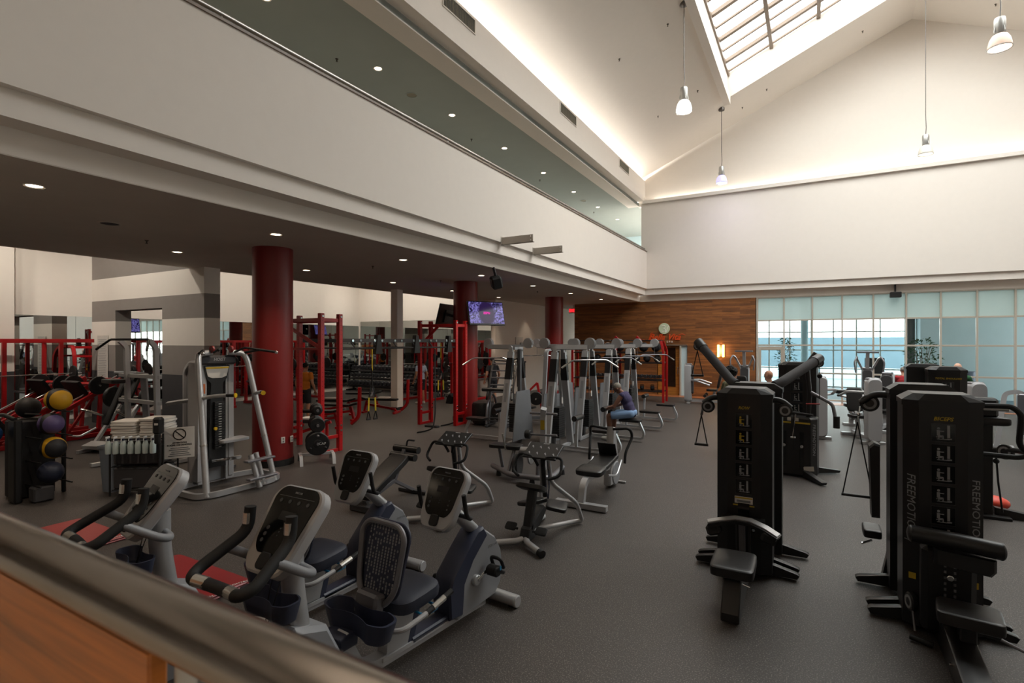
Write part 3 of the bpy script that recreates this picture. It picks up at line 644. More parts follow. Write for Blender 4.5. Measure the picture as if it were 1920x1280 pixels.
# ================================================================ stretch trainers, benches, plate machines
def stretch_trainer(x, y, label):
    t = thing('stretch_trainer', label, 'stretch trainer', (x, y, 0))
    for sx in (-1, 1):
        f = G().tube([(0, -.40, .10), (sx*.05, -.47, .07), (sx*.31, -.62, .045)], .038, 12, .06).obj('front_foot', 'silver', t)
        G().cyl((sx*.28, -.603, .049), (sx*.335, -.634, .043), .044).obj('end_cap', 'black_rubber', f)
        G().tube([(sx*.03, -.3, .16), (sx*.22, .55, .04), (sx*.30, .62, .04), (sx*.26, .52, .30), (sx*.06, .16, .62), (sx*.055, .1, .92)], .028, 12, .1).obj('side_frame', 'silver', t)
        G().pad((sx*.17, .10, .36), (.26, .36, .06), rotm(0, sx*10, sx*20), e=.35).obj('seat', 'pad_black', t)
        g = G().tube([(sx*.1, -.42, .19), (sx*.24, -.40, .19)], .015, 8).pad((sx*.2, -.40, .2), (.14, .1, .03), rotm(40), e=.3).obj('foot_rest', 'black_rubber', t)
        pts = [(sx*.03, -.02, .86), (sx*.08, -.06, .98), (sx*.3, -.02, .99), (sx*.33, -.14, .80), (sx*.2, -.22, .76)]
        G().tube(pts, .018, 10, .07).obj('handle', 'black_rubber', t)
    G().prism([(-.47, .06), (-.28, .06), (.05, .32), (-.02, .38), (-.42, .2)], 'x', -.06, .06, .012).obj('pivot_base', 'black_plastic', t)
    G().bar((0, -.36, .16), (0, -.22, .62), .12, .07, .02).obj('pad_post', 'black_plastic', t)
    G().pad((0, -.25, .65), (.36, .22, .07), rotm(-25), e=.35).obj('chest_pad', 'pad_black', t)
    G().tube([(0, .12, .45), (0, .04, .98)], .03, 10).obj('mast', 'black_plastic', t)
    R = rotm(28); c = Vector((0, .06, 1.03))
    p = G().box(c, (.46, .30, .025), R, b=.012).obj('placard', 'black_plastic', t)
    for j in range(2):
        for i in range(4):
            q = c+R @ Vector((-.165+.11*i, .06-.12*j, .014))
            G().sph(q, (.011, .016, .003), 8, 4, R).sph(q+R @ Vector((.014, -.016, 0)), (.007, .018, .003), 8, 4, rotm(28, 0, 40)).obj('pictogram', 'print_grey', p)
    text_mesh('lettering', 'PRECOR', .022, 'print_white', p, c+R @ Vector((0, .125, .014)), (28, 0, 0), .001)
    G().tube([(.05, .1, .8), (.09, .05, .6), (.07, .06, .42), (.03, .08, .6)], .008, 6, .05).obj('hanging_strap', 'navy', t)
stretch_trainer(-2.92, 5.87, 'stretch trainer with picture placard nearest the viewer, in the open floor')
stretch_trainer(-4.37, 5.98, 'stretch trainer with picture placard half hidden behind a bike console')
# decline bench
t = thing('decline_bench', 'black adjustable decline bench with roller pads behind the rear bike', 'bench', (-5.5, 5.95, 0), 0)
G().box((0, -.5, .05), (.42, .16, .09), b=.01).obj('rear_foot', 'stripe_dark', t); G().box((.0, .55, .03), (.55, .07, .05)).obj('front_foot', 'stripe_dark', t)
G().bar((0, -.5, .12), (0, .1, .3), .08, .06).bar((0, .1, .3), (0, .55, .05), .06, .05).obj('frame', 'tube_grey', t)
G().bar((0, .12, .3), (0, .35, .72), .06, .05).obj('strut', 'tube_grey', t)
G().pad((0, -.14, .42), (.36, .95, .1), rotm(27), e=.25).obj('back_pad', 'pad_black', t)
for z, y in ((.72, .40), (.62, .32)): G().cyl((-.24, y, z), (.24, y, z), .055).obj('roller_pad', 'pad_black', t)
G().tube([(0, .38, .7), (0, .42, .86), (.14, .42, .86)], .014, 8, .04).obj('grip', 'black_rubber', t)
# low bench machine with curved grips
t = thing('back_extension_machine', 'silver low bench machine with two curved black grips behind the nearer stretch trainer', 'exercise machine', (-2.88, 7.9, 0))
G().box((0, -.82, .05), (.78, .1, .08)).obj('cross_foot', 'silver', t); G().rtube([(0, -.8, .08), (0, -.72, .36), (0, -.2, .40), (0, .4, .36)], .09, .08, .12).obj('frame', 'silver', t)
G().pad((0, -.42, .46), (.42, .34, .1), rotm(6), e=.4).obj('seat', 'pad_black', t); G().pad((0, .1, .50), (.34, .72, .07), rotm(8), e=.3).obj('bench_pad', 'pad_black', t)
G().prism([(.30, .06), (.62, .05), (.74, .2), (.70, .38), (.55, .98), (.45, 1.0), (.42, .5), (.3, .3)], 'x', -.06, .06, .015).obj('tower', 'silver', t)
G().disc((.0, .56, .22), (1, 0, 0), .2, .15).obj('wheel_cover', 'shell_grey', t); G().box((0, .8, .02), (.3, .05, .03)).obj('rear_foot', 'silver', t)
for sx in (-1, 1): G().tube([(sx*.05, .45, .96), (sx*.34, .42, 1.0), (sx*.36, .5, .86), (sx*.30, .30, .62), (sx*.30, .28, .46)], .022, 10, .1).obj('grip', 'black_rubber', t)
G().box((.0, .30, .66), (.3, .02, .22), rotm(25), b=.01).obj('placard', 'black_plastic', t)
G().tube([(-.24, -.35, .40), (-.26, 0, .32), (-.24, .3, .5)], .018, 8, .1).tube([(.24, -.35, .40), (.26, 0, .32), (.24, .3, .5)], .018, 8, .1).obj('side_rail', 'silver', t)
# seated plate machine
t = thing('plate_loaded_machine', 'grey plate loaded seated machine with round cam and empty pegs beside the cable towers', 'exercise machine', (-4.35, 8.3, 0), 10)
G().tube([(-.75, .1, .12), (-.2, -.45, .12), (.35, -.5, .12), (.5, -.35, .12), (.5, .4, .12)], .045, 12, .14).obj('base_frame', 'tube_grey', t)
for x, y in ((-.55, -.1), (.2, -.5), (.5, .35)): G().cyl((x, y, 0), (x, y, .09), .05, .04).obj('foot', 'black_rubber', t)
G().tube([(.28, -.45, .1), (.28, -.4, .5)], .035, 10).tube([(-.3, -.3, .12), (-.28, 0, .5)], .03, 10).obj('upright', 'tube_grey', t)
G().rtube([(.22, .1, .12), (.22, .1, 1.1), (.26, .0, 1.22)], .1, .07, .1).obj('mast', 'silver', t)
G().box((.22, .04, .92), (.07, .012, .17)).obj('warning_label', 'gold_print', t)
for z in (1.12, .74): G().cyl((-.02, .08, z), (.48, .08, z), .022, seg=12).obj('weight_peg', 'tube_grey', t)
G().disc((.02, .02, .42), (1, 0, 0), .2, .03).obj('cam', 'shell_light', t); G().cyl((-.2, .02, .45), (.2, .02, .45), .07).obj('hub', 'silver', t)
G().disc((-.16, -.2, .24), (1, 0, 0), .19, .10).obj('counterweight', 'paint_black', t)
G().pad((-.62, .1, .5), (.34, .3, .08), e=.4).obj('seat', 'pad_black', t); G().pad((-.3, .05, .5), (.26, .3, .09), e=.4).obj('thigh_pad', 'pad_black', t)
G().tube([(-.45, -.02, .45), (-.48, -.1, .75)], .016, 8).obj('lever', 'grip_chrome', t); G().tube([(-.62, .1, .46), (-.55, .1, .1)], .03, 10).obj('seat_post', 'tube_grey', t)
G().disc((-.05, .05, .74), (1, 0, 0), .08, .1).obj('weight_plate', 'paint_black', t)
# ================================================================ black cable towers on the right
def pulley_eye(parent, c, ax, r=.06):
    p = G().disc(c, ax, r, .045, 24, .2).obj('pulley_housing', 'paint_black', parent)
    G().lathe([(r*.45, -.026), (r*.72, -.026), (r*.72, .026), (r*.45, .026)], c, ax, 24, True).obj('pulley', 'print_grey', p); return p
def strap_handle(parent, top, ln, w=.12):
    x, y, z = top
    h = G().tube([(x, y, z), (x-w/2, y, z-ln), ], .006, 6).tube([(x, y, z), (x+w/2, y, z-ln)], .006, 6).obj('handle_strap', 'black_rubber', parent)
    G().cyl((x-w/2-.01, y, z-ln), (x+w/2+.01, y, z-ln), .015, seg=12).obj('handle_grip', 'black_plastic', h); return h
def pictograms(t, n, z0, dz, yf, w=.155, h=.145, gold=2):
    for i in range(n):
        z = z0-dz*i
        p = G().box((0, yf-.001, z), (w, .004, h), b=.001).obj('exercise_picture', 'screen_black', t)
        g = G()
        for a, b in (((-w/2, 0), (.003, h)), ((w/2, 0), (.003, h)), ((0, h/2), (w, .003)), ((0, -h/2), (w, .003))): g.box((a[0], yf-.004, z+a[1]), (b[0], .003, b[1]), b=0)
        g.obj('picture_border', 'stripe_dark', p)
        G().box((.034, yf-.003, z+.012), (.018, .002, h*.68), b=0).box((.0, yf-.003, z-h*.36), (w*.52, .002, .006), b=0).box((-.028, yf-.003, z-h*.24), (.036, .002, .006), b=0).box((-.028, yf-.003, z-h*.30), (.006, .002, .014), b=0).box((.04, yf-.003, z-h*.33), (.03, .002, .01), b=0).obj('machine_drawing', 'print_grey', p)
        G().disc((-.03, yf-.003, z+h*.24), (0, 1, 0), .010, .002, 10).box((-.031, yf-.003, z-.002), (.020, .002, .045), b=0).box((-.016, yf-.003, z-.026), (.034, .002, .010), b=0).box((-.012, yf-.003, z+.012), (.034, .002, .007), b=0).box((-.001, yf-.003, z-.040), (.008, .002, .03), b=0).obj('figure_drawing', 'gold_print' if i < gold else 'print_grey', p)
def angled_feet(t, y, L=.32):
    for sx in (-1, 1):
        f = G().prism([(.16, .0), (.16+L, .0), (.16+L+.02, .04), (.16+L, .055), (.16, .13)], 'y', -.035, .035, .006).xf(Matrix.Translation((0, y, .02)) @ Matrix.Rotation(0 if sx > 0 else PI, 4, 'Z')).obj('foot', 'paint_black', t)
def fm_body(t, h, w=.52, d=.36, y=0, sides=True, front=-1):
    """tall faceted housing with a chamfered cap; front face looks to local -Y (front=-1)"""
    s = front; a = w/2; c = w*.30
    poly = [(-a, y+s*-.0-s*d*.5), (a, y-s*d*.5), (a, y+s*d*.36), (c, y+s*d*.5), (-c, y+s*d*.5), (-a, y+s*d*.36)]
    G().prism(poly, 'z', .05, h-.06, 0).obj('housing', 'paint_black', t, smooth=20)
    top = [(x*.9, y+(yy-y)*.88) for x, yy in poly]
    b = G(); b.ring_sweep([[(x*1.03, y+(yy-y)*1.04, h-.10) for x, yy in poly], [(x*1.03, y+(yy-y)*1.04, h-.055) for x, yy in poly], [(x*.80, yy, h) for x, yy in top]])
    b.obj('cap', 'black_plastic', t, smooth=20)
    if sides:
        for sx in (-1, 1):
            G().bar((sx*(a-.004), y+s*d*.2, .1), (sx*(a-.004), y+s*d*.2, h-.12), .012, .006, 0).obj('edge_trim', 'tube_grey', t)
def tower_station(name, x, y, h, title, n, label, letters=False, gold=2, z0=None):
    t = thing(name, label, 'cable machine', (x, y, 0)); w, d = .52, .36
    fm_body(t, h, w, d); yf = -d/2-.002
    text_mesh('lettering', title, .042, 'gold_print', t, (0, yf, h-.20), (90, 0, 0), .001, .25, bold=.001)
    z0 = z0 or h-.33
    pictograms(t, n, z0, .168, yf, gold=gold)
    zb = z0-.168*n+.03
    p = G().box((0, yf, zb), (.17, .004, .07), b=.001).obj('warning_label', 'label_paper', t)
    G().box((0, yf-.003, zb+.022), (.165, .003, .014), b=0).obj('label_stripe', 'gold_print', p); G().box((.0, yf-.003, zb-.012), (.13, .003, .022), b=0).obj('label_print', 'key_grey', p)
    G().box((0, yf, zb-.055), (.20, .004, .012), b=0).obj('gold_stripe', 'gold_print', t)
    G().box((0, yf, .62), (.11, .006, .26)).obj('recess', 'screen_black', t)
    if letters:
        for sx in (-1, 1):
                        text_mesh('lettering', 'FREEMOTION |', .085, 'print_grey', t, (sx*.208, -.158, 1.02), (90, 90, sx*26), .001, .15)
    angled_feet(t, -.02); angled_feet(t, .14)
    return t
t = tower_station('cable_row_tower', -.60, 6.03, 1.92, 'ROW', 5, 'tall black cable tower with gold ROW heading, seat bench in front')
for sx in (-1, 1):
    a = G().tube([(sx*.2, .0, 1.80), (sx*.34, .0, 1.80), (sx*.42, -.02, 1.73)], .03, 12, .08).obj('pulley_arm', 'black_plastic', t); pulley_eye(a, (sx*.37, -.02, 1.70), (0, 1, 0), .068)
strap_handle(t, (-.44, -.02, 1.60), .32); G().tube([(-.42, -.02, 1.70), (-.44, -.02, 1.60)], .014, 8).obj('cable_clip', 'tube_grey', t)
G().tube([(.45, -.02, 1.68), (.45, -.02, 1.3)], .004, 6).obj('cable', 'black_rubber', t)
G().prism([(-.20, .55), (.20, .55), (.2, .62), (-.2, .62)], 'y', -.28, -.18, .01).obj('post_top', 'black_plastic', t)
G().bar((0, -.2, .2), (0, -.24, .62), .14, .12, .02).obj('pedal_post', 'paint_black', t)
arc = [(-.31, -.42, .56), (-.22, -.40, .585), (-.06, -.36, .62), (.08, -.36, .615), (.22, -.40, .58), (.33, -.43, .53)]
G().rtube(arc, .035, .13, 0, up=(0, 0, 1)).obj('foot_bar', 'paint_black', t); tr = G().rtube([(x, y, z+.026) for x, y, z in arc], .012, .09, 0, up=(0, 0, 1)).obj('foot_bar_top', 'silver', t)
for sx in (-1, 1): G().box((sx*.25, -.43, .52), (.14, .10, .11), rotm(0, sx*18), b=.03).obj('foot_plate', 'black_rubber', t)
G().bar((0, -.3, .3), (0, -.35, .6), .06, .02).obj('slot_plate', 'tube_grey', t); G().disc((.09, -.2, .5), (0, 1, 0), .018, .03).obj('knob', 'chrome', t)
G().pad((0, -.98, .42), (.36, .42, .10), rotm(4), e=.28).obj('seat', 'pad_black', t)
G().prism([(-.2, .10), (-1.24, .02), (-1.24, .09), (-1.05, .36), (-.9, .38), (-.75, .2), (-.2, .2)], 'x', -.075, .075, .01).obj('seat_beam', 'paint_black', t)
G().tube([(.05, -.95, .25), (.13, -.95, .23)], .01, 8).obj('pin', 'chrome', t)
# twin standing back to back with it, with long raised arms
t = thing('cable_cross_tower', 'black cable tower with two long raised arms standing right behind the row tower', 'cable machine', (-.56, 6.66, 0))
fm_body(t, 1.93, .56, .34, front=1); angled_feet(t, .0, .36)
for sx, tip, sl in ((-1, (-.66, .45, 2.33), .0), (1, (.60, .75, 2.16), 0)):
    a = G().tube([(sx*.20, .0, 1.9), (sx*.26, .05, 1.93), tip], .055, 14, .05, rs=None).obj('swing_arm', 'stripe_dark', t)
    v = (Vector(tip)-Vector((sx*.26, .05, 1.93))).normalized()
    G().cyl(Vector(tip)-v*.03, Vector(tip)+v*.11, .062).obj('arm_head', 'black_plastic', a); pulley_eye(a, tuple(Vector(tip)+v*.10+Vector((0, -.03, -.05))), (0, 1, 0), .055)
    if sx < 0: strap_handle(a, (tip[0]-.06, tip[1], tip[2]-.05), .32, .14)
    else: G().tube([Vector(tip)+v*.12, Vector(tip)+v*.12-Vector((0, 0, .5))], .005, 6).sph(Vector(tip)+v*.12-Vector((0, 0, .22)), .03).obj('cable', 'black_rubber', a)
# dual tower further back: low rounded cabinet with a tall back panel
t = thing('dual_cable_tower', 'black double cable tower with low cabinet and gold stripe in the middle of the hall', 'cable machine', (-.25, 10.85, 0), -8)
fm_body(t, 2.02, .62, .34, y=.3); pictograms(t, 4, 1.78, .2, .128, .2, .17, 0)
G().prism([(-.36, .1), (-.36, -.12), (-.28, -.24), (.28, -.24), (.36, -.12), (.36, .1)], 'z', .02, 1.06, .03).obj('cabinet', 'paint_black', t, smooth=20)
for sx in (-1, 1):
    G().box((sx*.15, -.243, .96), (.24, .005, .03)).obj('gold_stripe', 'gold_print', t); G().box((sx*.06, -.243, 1.02), (.06, .005, .06)).obj('label', 'label_paper', t)
    G().box((sx*.14, -.242, .5), (.07, .008, .62)).obj('slot', 'screen_black', t); G().disc((sx*.14, -.25, .55), (0, 1, 0), .025, .02).obj('knob', 'chrome', t)
    G().prism([(.2, 0), (.72, 0), (.74, .04), (.2, .12)], 'y', -.05, .05, .01).xf(Matrix.Rotation(math.radians(-50 if sx > 0 else 200), 4, 'Z') @ Matrix.Translation((.1, 0, .02))).obj('foot', 'paint_black', t)
G().prism([(.2, 0), (.7, 0), (.72, .04), (.2, .12)], 'y', -.05, .05, .01).xf(Matrix.Rotation(math.radians(40), 4, 'Z') @ Matrix.Translation((.1, 0, .02))).obj('foot', 'paint_black', t)
text_mesh('lettering', 'FREEMOTION', .09, 'print_grey', t, (.322, -.185, .68), (90, 90, 58), .001, .15)
G().box((.25, -.24, .17), (.16, .006, .08), rotm(0, -8)).obj('sticker', 'label_paper', t)
G().tube([(-.3, -.2, 1.16), (.32, -.28, 1.12)], .02, 10).obj('crossbar', 'black_plastic', t); G().tube([(.05, -.25, 1.12), (.0, -.27, .72)], .008, 6).cyl((-.03, -.27, .7), (.05, -.27, .7), .02).obj('cable_stop', 'grip_chrome', t)
G().tube([(.22, -.1, 1.06), (.24, -.1, 1.5), (.2, -.1, 2.0), (.34, -.1, 2.2)], .04, 12, .1).obj('arm_post', 'paint_black', t)
G().tube([(.26, -.1, 1.5), (.6, -.15, 1.32), (.66, -.2, .98)], .03, 10, .08).obj('handle_arm', 'tube_grey', t); G().cyl((.66, -.2, .92), (.66, -.2, 1.12), .05).obj('counter_grip', 'black_rubber', t)
G().tube([(.2, -.2, 1.3), (.42, -.24, 1.32)], .012, 8).obj('red_pin', 'red_column', t)
# biceps tower, nearest on the right
t = tower_station('biceps_cable_tower', .93, 5.62, 1.97, 'BICEPS', 7, 'tall black cable tower with gold BICEPS heading nearest on the right', True, 0, 1.66)
for sx in (-1, 1):
    G().box((sx*.2, -.175, .46), (.05, .006, .05), rotm(0, 0, sx*20)).obj('warning_sticker', 'gold_print', t); pulley_eye(t, (sx*.21, -.2, .25), (1, .3, 0), .075)
G().tube([(-.21, -.26, .2), (-.2, -.3, .06)], .008, 6).obj('cable', 'tube_grey', t); h = G().cyl((-.24, -.36, .03), (-.1, -.42, .03), .02).obj('handle_grip', 'black_rubber', t)
G().bar((0, -.3, .1), (0, -.34, .80), .34, .16, .04).obj('column', 'black_plastic', t)
g = G()
for i in range(9): g.box((-.03, -.425, .35+.045*i), (.015, .006, .02), b=0).box((.03, -.425, .35+.045*i), (.015, .006, .02), b=0)
g.obj('adjustment_scale', 'tube_grey', t)['kind'] = 'stuff'
G().disc((.0, -.43, .58), (0, 1, 0), .022, .03).obj('knob', 'chrome', t)
G().prism([(-.1, .68), (.24, .64), (.27, .68), (.27, .77), (-.1, .80)], 'y', -.46, -.28, .02).obj('pad_bracket', 'black_plastic', t)
p = G().tube([(-.24, -.42, .88), (.05, -.42, .865), (.30, -.42, .84)], .065, 18).obj('arm_pad', 'pad_black', t)
for x, z in ((-.24, .88), (.30, .84)): G().sph((x, -.42, z), (.03, .066, .066)).obj('pad_end', 'pad_black', p)
G().prism([(-.15, .02), (-1.45, .02), (-1.45, .09), (-.62, .24), (-.2, .30), (-.1, .2)], 'x', -.06, .11, .01).obj('seat_beam', 'paint_black', t)
G().pad((.07, -.64, .40), (.38, .36, .10), rotm(-3, 0, -8), e=.25).obj('seat', 'pad_black', t); G().bar((.06, -.64, .15), (.06, -.64, .36), .1, .1, .01).obj('seat_post', 'paint_black', t)
G().tube([(.22, -.74, .32), (.36, -.76, .27), (.42, -.72, .28)], .012, 8, .03).obj('release_lever', 'tube_grey', t); G().cyl((.40, -.74, .28), (.50, -.70, .28), .022).obj('lever_grip', 'black_rubber', t)
G().box((-.04, -.50, .28), (.02, .05, .06), rotm(-20)).obj('gauge_plate', 'label_paper', t); G().tube([(-.08, -.85, .12), (-.0, -.85, .12)], .012, 8).obj('pin', 'chrome', t)
# its back-to-back twin
t = thing('triceps_cable_tower', 'black cable tower with curved pulley arm and hanging handle, behind the biceps tower', 'cable machine', (.90, 6.28, 0))
fm_body(t, 2.0, .50, .34, front=1); angled_feet(t, .0, .34)
a = G().tube([(-.2, .1, 1.86), (-.34, .12, 1.88), (-.46, .12, 1.78)], .035, 12, .1).obj('pulley_arm', 'black_plastic', t); pulley_eye(a, (-.39, .12, 1.78), (0, 1, 0), .085)
G().tube([(-.47, .12, 1.74), (-.49, .12, 1.6)], .01, 6).sph((-.48, .12, 1.66), .02).obj('cable_clip', 'chrome', a); strap_handle(a, (-.49, .12, 1.58), .75, .26)
G().tube([(.26, -.05, 1.82), (.66, .0, 1.82), (.72, .0, 1.75), (.70, .0, 1.48), (.78, .0, 1.40), (.70, .0, 1.37), (.26, -.05, 1.39)], .024, 10, .07).obj('loop_handle', 'black_rubber', t)
G().prism([(-.12, 0), (-.05, 0), (-.05, .72), (-.10, .74), (-.14, .70)], 'y', -.1, .1, .02).xf(Matrix.Translation((-.26, .1, .66))).obj('back_pad', 'pad_black', t)
G().pad((-.36, .25, .46), (.16, .3, .09), e=.3).obj('side_seat', 'pad_black', t); G().tube([(-.36, .25, .36), (-.45, .2, .33)], .012, 8).obj('lever', 'chrome', t)
G().prism([(-.30, 0), (-.20, 0), (-.16, .42), (-.22, .42)], 'y', .1, .2, .01).obj('seat_strut', 'paint_black', t)
# shoulder pair
t = tower_station('shoulder_cable_tower', 2.02, 11.6, 1.97, 'TOTAL SHOULDER', 4, 'black cable tower with gold TOTAL SHOULDER heading', False, 0)
t = thing('lat_cable_tower', 'plain black cable tower just left of the shoulder tower', 'cable machine', (1.78, 12.15, 0)); fm_body(t, 1.99, .52, .34, front=1); angled_feet(t, 0)
# low cable column on the far right
t = thing('low_cable_column', 'slim black cable column with a long side arm at the right edge', 'cable machine', (2.08, 9.55, 0))
G().bar((0, 0, .02), (0, 0, 1.45), .12, .16, .01).obj('post', 'paint_black', t); G().bar((-.14, .0, .02), (-.14, 0, 1.35), .05, .08, .01).obj('guide_rail', 'tube_grey', t)
G().box((0, 0, .02), (.5, .35, .04)).obj('base', 'paint_black', t); G().prism([(.1, 0), (.75, 0), (.77, .04), (.1, .14)], 'y', -.05, .05, .01).obj('foot', 'paint_black', t)
G().box((-.05, -.05, 1.5), (.34, .2, .26), b=.03).obj('head', 'black_plastic', t); G().cyl((-.1, -.2, 1.5), (.2, -.2, 1.5), .035).obj('roller', 'grip_chrome', t)
G().pad((.0, -.1, 1.32), (.5, .18, .12), e=.4).obj('pad', 'pad_black', t)
a = G().tube([(.05, 0, .9), (.25, -.3, .98), (.55, -.75, .96)], .035, 12, .1).obj('arm', 'black_plastic', t); G().bar((.55, -.75, .98), (1.15, -1.3, .86), .12, .14, .03).obj('arm_housing', 'stripe_dark', a); pulley_eye(a, (.17, -.2, .93), (.7, .7, 0), .1)
G().tube([(.1, -.1, .85), (.12, -.1, .5), (.16, -.12, .1)], .012, 8).sph((.1, -.1, .78), .035).obj('cable', 'black_rubber', t)
t = tag(G().sph((0, 0, 0), (.2, .17, .1)).obj('massage_cushion', mat('coral', 'D8452E', .5)), 'glossy coral red cushion lying on the floor by the low cable column', 'cushion'); t.location = (2.25, 9.95, .10)
# ================================================================ row of grey cable stations
mat('station_grey', 'B4B5B7', .38, metal=.25); mat('station_dark', '5F6062', .45, metal=.2); mat('acrylic_grey', '8C8E92', .25, vary=.05); mat('stack_black', '121213', .5)
def a_leg(t, p, q, nm='leg', band=True):
    p = Vector(p); q = Vector(q); L = G().rtube([p, q], .075, .15, up=(0, 1, 0)).obj(nm, 'station_grey', t)
    if band:
        a = p.lerp(q, .70); b = p.lerp(q, .93); G().rtube([a, b], .082, .156, up=(0, 1, 0)).obj('leg_cover', 'black_plastic', L)
        c = p.lerp(q, .46); d = p.lerp(q, .66); s = math.copysign(.039, p.y); G().rtube([c+Vector((.0, s, 0)), d+Vector((.0, s, 0))], .004, .07, up=(0, 1, 0)).obj('name_plate', 'print_grey', L)
def station(x, y, label, side=1, stack_label=True, bar='chrome', seat=True):
    """lat pulldown station; the user sits on local +X facing the tower"""
    t = thing('lat_pulldown_machine', label, 'exercise machine', (x, y, 0), 0 if side > 0 else 180, 'cable stations in the middle row')
    del t['group']
    for sy in (-1, 1): a_leg(t, (.0, sy*.66, .04), (.0, sy*.2, 2.16)); G().rtube([(0, sy*.2, 2.14), (0, sy*.185, 2.27), (.7, sy*.07, 2.27)], .07, .09, .14, up=(0, 1, 0)).obj('top_tube', 'station_grey', t)
    G().rtube([(-.05, -.2, 2.24), (-.05, .2, 2.24)], .1, .06, up=(1, 0, 0)).obj('top_rail', 'station_grey', t)
    G().rtube([(-.45, 0, 2.3), (.80, 0, 2.3)], .06, .05, up=(0, 1, 0)).obj('top_arm', 'station_grey', t)
    for px in (-.35, .74):
        g = G()
        for sy in (-1, 1): g.disc((px, sy*.035, 2.36), (0, 1, 0), .12, .012, 24)
        g.cyl((px, -.03, 2.36), (px, .03, 2.36), .085).obj('pulley_cheeks', 'station_grey', t)
    G().box((-.12, 0, 1.12), (.07, .09, 2.2), b=.004).obj('rear_upright', 'station_dark', t)
    for sy in (-1, 1):
        for px in (-.02,): G().cyl((px, sy*.11, .1), (px, sy*.11, 2.24), .012, seg=8).obj('guide_rod', 'chrome', t)
    s = G()
    for k in range(14): s.box((-.0, 0, .30+.048*k), (.16, .32, .044), b=.003)
    s = s.obj('weight_stack', 'stack_black', t)
    if stack_label: G().box((.085, 0, 1.1), (.004, .07, .14)).obj('stack_label', 'label_paper', s)
    G().prism([(-.50, .12), (.50, .12), (.33, 1.25), (-.33, 1.25)], 'x', -.22, -.20).obj('rear_shroud', 'acrylic_grey', t)
    G().rtube([(0, -.62, .04), (0, .62, .04)], .08, .06, up=(1, 0, 0)).obj('base_rail', 'station_grey', t)
    G().tube([(.74, 0, 2.26), (.74, 0, 2.0)], .005, 6).obj('cable', 'tube_grey', t)
    MB = Matrix.Translation((.74, 0, 0)) @ Matrix.Rotation(math.radians(-52), 4, 'Z')
    b = G().tube([(0, -.62, 1.84), (0, -.38, 2.0), (0, .38, 2.0), (0, .62, 1.84)], .016, 10, .06).xf(MB).obj('pulldown_bar', bar, t)
    for sy in (-1, 1): G().cyl((0, sy*.53, 1.90), (0, sy*.63, 1.833), .022, seg=10).xf(MB).obj('bar_end', 'grip_chrome', b)
    G().rtube([(.03, 0, .08), (1.38, 0, .08), (1.42, 0, .2), (1.30, 0, .46)], .07, .05, .12, up=(0, 1, 0)).obj('seat_frame', 'silver', t)
    G().pad((1.08, 0, .50), (.52, .32, .07), e=.25).obj('seat', 'pad_black', t)
    G().rtube([(.42, 0, .08), (.44, 0, .72)], .06, .05, up=(0, 1, 0)).obj('knee_post', 'station_grey', t)
    G().cyl((.46, -.22, .74), (.46, .22, .74), .06).obj('knee_pad', 'pad_black', t)
    return t
sts = []
for k, lb in enumerate(('cable pulldown station nearest the viewer in the grey row, chrome bar above an empty seat', 'grey cable station at which the man in purple sits',
                        'third cable pulldown station from the front of the grey row, empty seat', 'last cable pulldown station of the grey row, in front of the red wall rig')):
    sts.append(station(-4.88, 10.7+1.78*k, lb, 1, True, 'chrome' if k == 0 else 'tube_grey'))
for k, lb in enumerate(('grey cable station facing left at the near end of the rear row', 'grey cable station facing left behind the seated man')):
    station(-6.1, 10.9+2.6*k, lb, -1)
t = thing('pulley_station', 'low grey frame with parallel shroud between the nearest cable stations', 'exercise machine', (-5.5, 11.7, 0))
G().rtube([(0, -.6, .05), (0, -.35, 2.2), (0, .35, 2.2), (0, .6, .05)], .09, .05, .1, up=(1, 0, 0)).obj('frame', 'station_grey', t); G().prism([(-.5, .1), (.5, .1), (.4, 1.1), (-.4, 1.1)], 'x', -.02, .02).obj('shroud', 'acrylic_grey', t)
# ================================================================ chin and dip tower
t = thing('chin_dip_machine', 'tall silver assisted chin and dip tower beside the nearest red column', 'exercise machine', (-8.35, 5.25, 0), 90)
for sx in (-1, 1):
    G().prism([(.42, .1), (.52, .1), (.50, 2.05), (.40, 2.05)], 'y', .33, .62, .01).xf(Matrix.Translation((-.05 if sx > 0 else .0, 0, 0)) @ Matrix.Diagonal((.62*sx, 1, 1, 1))).obj('side_panel', 'shell_light', t)
    G().box((sx*.235, .36, 1.05), (.15, .03, 2.0), b=.01).obj('front_panel', 'shell_light', t)
    tb = G().tube([(sx*.58, -.37, .03), (sx*.42, .14, 2.08), (sx*.38, .2, 2.2), (sx*.14, .26, 2.22)], .048, 14, .16).obj('main_tube', 'silver', t)
    G().cyl((sx*.521, -.185, .78), (sx*.5195, -.18, .80), .055).obj('clamp_ring', 'steel', tb)
    G().tube([(sx*.46, .0, 1.5), (sx*.40, -.2, 1.54), (sx*.30, -.42, 1.56)], .03, 10, .08).obj('dip_arm', 'silver', t)
    h = G().cyl((sx*.33, -.36, 1.558), (sx*.24, -.55, 1.56), .024).obj('dip_grip', 'black_rubber', t); G().cyl((sx*.242, -.545, 1.56), (sx*.235, -.56, 1.56), .036).obj('yellow_cap', mat('yellow', 'E0B41E', .4), h)
    G().tube([(sx*.38, .2, 2.2), (sx*.48, -.1, 2.26), (sx*.62, -.34, 2.22)], .022, 10, .05).obj('pull_up_bar', 'black_rubber', t)
    G().tube([(sx*.18, .12, 2.22), (sx*.20, -.12, 2.3), (sx*.36, -.3, 2.26)], .018, 10, .05).obj('narrow_grip', 'black_rubber', t); G().sph((sx*.63, -.35, 2.215), .03).obj('grip_end', 'chrome', t)
    G().disc((sx*.16, .2, 2.27), (1, 0, 0), .06, .04).obj('red_pulley', 'red_column', t)
